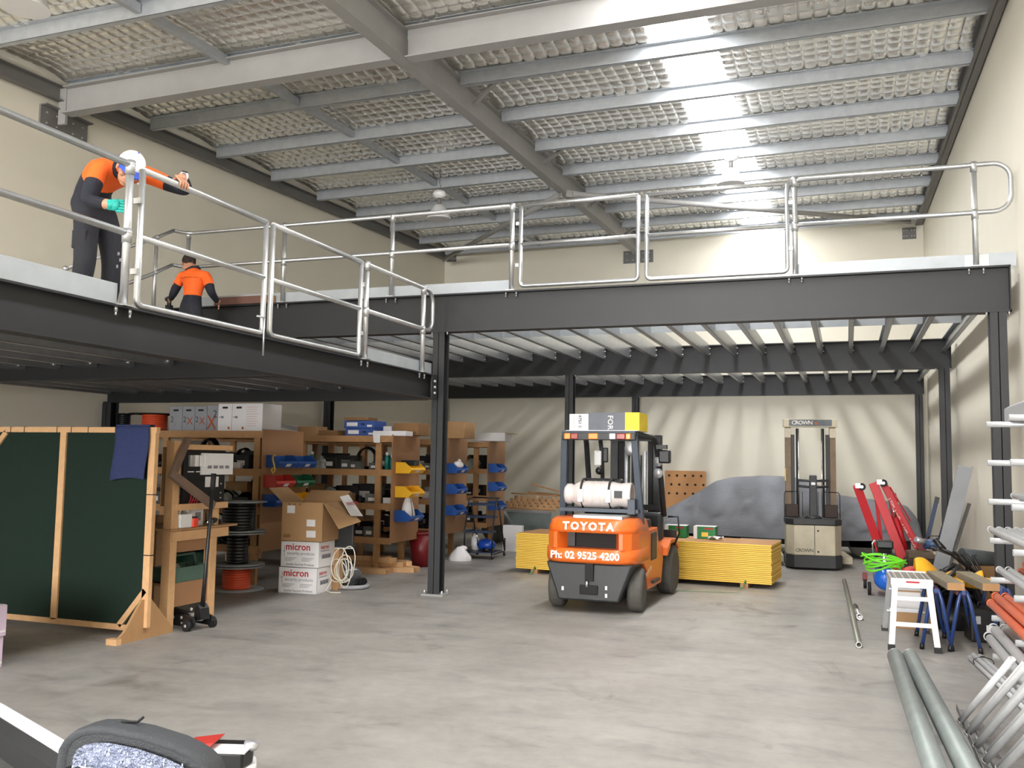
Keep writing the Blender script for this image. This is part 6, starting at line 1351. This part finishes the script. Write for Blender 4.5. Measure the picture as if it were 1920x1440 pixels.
# materials: 0 skin 1 orange 2 navy 3 trousers 4 boot 5 glove
BM1 = {('pel', 'wst'): (3, 2, .55), ('wst', 'mid'): (2, 1, .85), ('mid', 'chs'): 1, ('chs', 'nk0'): (1, 2, .9), ('nk0', 'nk1'): 0, ('nk1', 'hd'): 0, ('pel', 'hr'): 3, ('pel', 'hl'): 3, ('hr', 'kr'): 3, ('hl', 'kl'): 3, ('kr', 'ar'): (3, 4, .93), ('kl', 'al'): (3, 4, .93), ('ar', 'tr'): 4, ('al', 'tl'): 4,
       ('chs', 'sr'): 1, ('chs', 'sl'): 1, ('sr', 'er'): (1, 2, .45), ('er', 'wr'): (2, 0, .85), ('wr', 'pr'): 5, ('sl', 'ml'): (1, 1, .5), ('ml', 'el'): (2, 2, .5), ('el', 'wl'): (2, 0, .9), ('wl', 'pl'): 0}
def ex1(mb):
    head_shape(mb, L1(-4.915, 5.225, 3.69), (.62, -.45, -.65), (.75, -.15, .75), 1.02, 0)
    mb.mat(0)                                                       # left hand closing over the rail
    rail = L1(-4.63, 0, 3.6)
    for k in range(4):
        y = 5.50-.027*k-5.5; r = (.0095, .01, .0095, .0085)[k]
        mb.tube([(-4.655+5.45+.005, y-.015, 3.672-2.63), (-4.625+5.45, y-.02, 3.652-2.63), (-4.592+5.45, y-.022, 3.615-2.63), (-4.60+5.45, y-.022, 3.575-2.63)], [r, r, r*.95, r*.8], 7)
    mb.tube([(-4.67+5.45, -.045, 3.675-2.63), (-4.675+5.45, -.09, 3.64-2.63), (-4.668+5.45, -.105, 3.595-2.63)], [.012, .011, .009], 7)
    mb.ball((-4.65+5.45, -.04, 3.668-2.63), .04, 10, (.8, 1.15, .5))
    mb.mat(5)                                                       # gloved right hand, half curled
    for k in range(4):
        z = 3.395-.021*k-2.63; x0 = -4.86+5.45
        mb.tube([(x0-.01, 5.07-5.5, z), (x0+.03, 5.08-5.5, z-.004), (x0+.055, 5.105-5.5, z-.01), (x0+.05, 5.13-5.5, z-.016)], [.0105, .0105, .0095, .008], 7)
    mb.tube([(x0-.04, 5.075-5.5, 3.40-2.63), (x0-.01, 5.11-5.5, 3.415-2.63), (x0+.025, 5.125-5.5, 3.415-2.63)], [.013, .0115, .009], 7)
    mb.ball((x0-.025, 5.068-5.5, 3.376-2.63), .046, 10, (1.1, .55, .95)); mb.ball((x0-.06, 5.065-5.5, 3.378-2.63), .043, 10, (.9, .9, .95))
skin_mesh(V1, E1, 'pel', [m_skin, m_hiv, m_navy, m_pants, m_boot, m_glove], BM1, ex1, 'body', P1)
def cap(parent, c, fwd, up, s, crown, brim):
    f = Vector(fwd).normalized(); u = Vector(up); u = (u-f*u.dot(f)).normalized(); r = f.cross(u); c = Vector(c); R = Matrix((r, f, u)).transposed()
    cp = bpy.data.objects.new('cap', None)
    def g(a, v):
        t_ = PI/2*v; return c+R @ (Vector((.088*math.cos(2*PI*a)*math.cos(t_), -.005+.108*math.sin(2*PI*a)*math.cos(t_), .03+.098*math.sin(t_)))*s)
    o = MB().grid(lambda a, v: g(a, v), 24, 8).build('cap', [crown], parent, solid=.006)
    MB().tube([c+R @ (Vector((.09*math.cos(2*PI*i/24), -.005+.11*math.sin(2*PI*i/24), .028))*s) for i in range(24)], .009*s, 6, closed=True).build('cap_band', brim, o)
    def h(a, v):
        an = PI*(.12+.76*a); rad = 1+.62*v*math.sin(an)**.7
        return c+R @ (Vector((.088*math.cos(an)*(1+.03*v), -.005+.108*math.sin(an)*rad, .03-.018*v-.012*math.cos(an)**2*v))*s)
    MB().grid(h, 16, 6).build('cap_brim', brim, o, solid=.005)
    MB().ball(c+R @ (Vector((0, -.005, .128))*s), .009*s, 8).build('cap_button', brim, o)
cap(P1, L1(-4.915, 5.225, 3.69), (.62, -.45, -.65), (.75, -.15, .75), 1.06, m_capw, m_capb)
MB().tube([L1(-4.675, 5.52, 3.695)+Vector((.037*math.cos(a), .012*math.cos(a)*0, .036*math.sin(a))) for a in [2*PI*i/16 for i in range(16)]], .009, 6, closed=True).build('watch_strap', m_zinc, P1)
MB().lathe([(0, .0), (.02, .0), (.022, .008), (0, .01)], L1(-4.66, 5.515, 3.73), (.3, -.1, 1), 14).build('watch_face', m_black, P1)
cl = [L1(-5.085+.0, 5.37, 3.755)+Matrix.Rotation(.0, 3, 'Z') @ (Vector((.02, .0, .085))*math.sin(a)+Vector((.03, .085, 0))*math.cos(a)) for a in [2*PI*i/20 for i in range(20)]]
MB().tube(cl, .018, 6, closed=True).build('collar', m_navy, P1)
MB().box(-.02, .02, -.002, .002, -.008, .008, c=L1(-5.03, 5.46, 3.66)).build('chest_logo', m_white, P1)
MB().box(-.055, .055, -.012, .012, -.07, .07, Matrix.Rotation(.25, 3, 'Z'), L1(-5.43, 5.3, 3.22)).build('cargo_pocket', m_pants, P1, bevel=.008)
for dx, dz in ((0, 0), (.02, -.05), (-.01, -.1)): MB().box(-.006, .012, -.003, .003, -.012, .012, c=L1(-5.31+dx, 5.575, 3.16+dz)).build('paint_mark', m_dgp, P1)
# ---- second worker, back turned, by the stair
P2 = thing('person', 'worker in orange and navy shirt seen from behind, looking down beside the stair rail', 'person', (-7.8, 9.45, 2.63))
b2 = Vector((-7.8, 9.45, 2.63))
def L2(x, y, z): return Vector((x, y, z))-b2
V2 = {'pel': (L2(-7.78, 9.42, 3.44), .165, .135), 'wst': (L2(-7.77, 9.44, 3.58), .155, .125), 'mid': (L2(-7.78, 9.47, 3.72), .165, .125), 'chs': (L2(-7.80, 9.51, 3.86), .175, .12), 'nk0': (L2(-7.86, 9.54, 3.975), .08, .075), 'nk1': (L2(-7.92, 9.57, 4.03), .058, .058), 'hd': (L2(-7.97, 9.59, 4.07), .06, .06),
      'hr': (L2(-7.68, 9.42, 3.36), .1, .105), 'hl': (L2(-7.88, 9.42, 3.36), .1, .105), 'kr': (L2(-7.66, 9.45, 3.02), .08, .08), 'kl': (L2(-7.9, 9.45, 3.02), .08, .08), 'ar': (L2(-7.66, 9.42, 2.72), .065, .065), 'al': (L2(-7.9, 9.42, 2.72), .065, .065), 'tr': (L2(-7.65, 9.57, 2.665), .042, .034), 'tl': (L2(-7.92, 9.57, 2.665), .042, .034),
      'sr': (L2(-7.62, 9.5, 3.9), .08, .078), 'sl': (L2(-7.99, 9.5, 3.92), .08, .078), 'er': (L2(-7.5, 9.46, 3.66), .056, .056), 'wr': (L2(-7.56, 9.66, 3.58), .038, .034), 'pr': (L2(-7.6, 9.74, 3.57), .034, .024), 'el': (L2(-8.08, 9.46, 3.68), .056, .056), 'wl': (L2(-8.2, 9.55, 3.62), .038, .034), 'pl': (L2(-8.26, 9.6, 3.62), .034, .026)}
E2 = [('pel', 'wst'), ('wst', 'mid'), ('mid', 'chs'), ('chs', 'nk0'), ('nk0', 'nk1'), ('nk1', 'hd'), ('pel', 'hr'), ('pel', 'hl'), ('hr', 'kr'), ('hl', 'kl'), ('kr', 'ar'), ('kl', 'al'), ('ar', 'tr'), ('al', 'tl'), ('chs', 'sr'), ('chs', 'sl'), ('sr', 'er'), ('er', 'wr'), ('wr', 'pr'), ('sl', 'el'), ('el', 'wl'), ('wl', 'pl')]
BM2 = {('pel', 'wst'): (3, 2, .3), ('wst', 'mid'): (2, 1, .15), ('mid', 'chs'): 1, ('chs', 'nk0'): (1, 2, .9), ('nk0', 'nk1'): 0, ('nk1', 'hd'): 0, ('pel', 'hr'): 3, ('pel', 'hl'): 3, ('hr', 'kr'): 3, ('hl', 'kl'): 3, ('kr', 'ar'): (3, 4, .93), ('kl', 'al'): (3, 4, .93), ('ar', 'tr'): 4, ('al', 'tl'): 4,
       ('chs', 'sr'): 1, ('chs', 'sl'): 1, ('sr', 'er'): (1, 2, .6), ('sl', 'el'): (1, 2, .6), ('er', 'wr'): (2, 0, .92), ('el', 'wl'): (2, 0, .92), ('wr', 'pr'): 0, ('wl', 'pl'): 0}
H2c, H2f, H2u = L2(-8.0, 9.62, 4.09), (-.62, .5, -.45), (-.3, .35, .9)
def ex2(mb):
    head_shape(mb, H2c, H2f, H2u, 1.0, 0)
    mb.mat(0)
    for (px, py, pz), (dx, dy) in (((-7.62, 9.77, 3.57), (-.02, .03)), ((-8.28, 9.62, 3.62), (-.03, .02))):
        for k in range(4):
            p0 = L2(px, py, pz+.026-.017*k); mb.tube([p0, p0+Vector((dx, dy, -.004)), p0+Vector((dx*1.6, dy*1.4, -.025)), p0+Vector((dx*1.2, dy*1.0, -.04))], [.009, .009, .008, .007], 6)
        p0 = L2(px+.03, py-.02, pz+.02); mb.tube([p0, p0+Vector((dx*.8, dy*.8, .02)), p0+Vector((dx*1.8, dy*1.6, .012))], [.011, .01, .008], 6)
skin_mesh(V2, E2, 'pel', [m_skin, m_hiv, m_navy, m_pants, m_boot], BM2, ex2, 'body', P2)
f_ = Vector(H2f).normalized(); u_ = Vector(H2u); u_ = (u_-f_*u_.dot(f_)).normalized(); r_ = f_.cross(u_); RH = Matrix((r_, f_, u_)).transposed()
hang = lambda a: PI*(.5+.3*max(0, -math.sin(2*PI*a))+(.08 if abs(math.cos(2*PI*a)) > .8 else 0))
MB().grid(lambda a, v: H2c+RH @ Vector((.085*math.cos(2*PI*a)*math.sin(hang(a)*v), -.014+.107*math.sin(2*PI*a)*math.sin(hang(a)*v)*(1 if math.sin(2*PI*a) < 0 else .93), .022+.112*math.cos(hang(a)*v))), 20, 10).build('hair', m_hair, P2, solid=.006)
cl = [L2(-7.865, 9.54, 3.985)+Vector((.085*math.cos(2*PI*i/18), .07*math.sin(2*PI*i/18), .02*math.cos(2*PI*i/18))) for i in range(18)]
MB().tube(cl, .019, 6, closed=True).build('collar', m_navy, P2)
MB().tube([L2(-7.94, 9.375, 3.845), L2(-7.8, 9.365, 3.855), L2(-7.66, 9.385, 3.845)], .004, 5).build('yoke_seam', mat('orange seam', '#c8500f', .8), P2)
t = thing('power_drill', 'black power drill held in the left hand of the worker seen from behind', 'tool', (-8.3, 9.64, 3.56))
MB().cyl((.04, -.02, .09), (-.08, .05, .09), .032, 12).build('motor_housing', m_black, t); MB().box(-.02, .02, -.02, .025, 0, .08).build('grip', m_black, t, bevel=.006); MB().box(-.035, .035, -.035, .04, -.05, 0).build('battery', m_blackm, t, bevel=.005); MB().cyl((-.08, .05, .09), (-.12, .075, .09), .014, 8).build('chuck', m_greymetal, t)
t = thing('loose_board', 'reddish brown board lying on the toe board beside the standing worker', 'board', (-7.45, 10.08, 3.606)); MB().box(-.45, .45, -.045, .03, 0, .1).build('plank', mat('reddish board', '#6b4b40', .6), t); MB().box(.45, .452, -.044, .029, .002, .098).build('end_grain', m_timber, t)
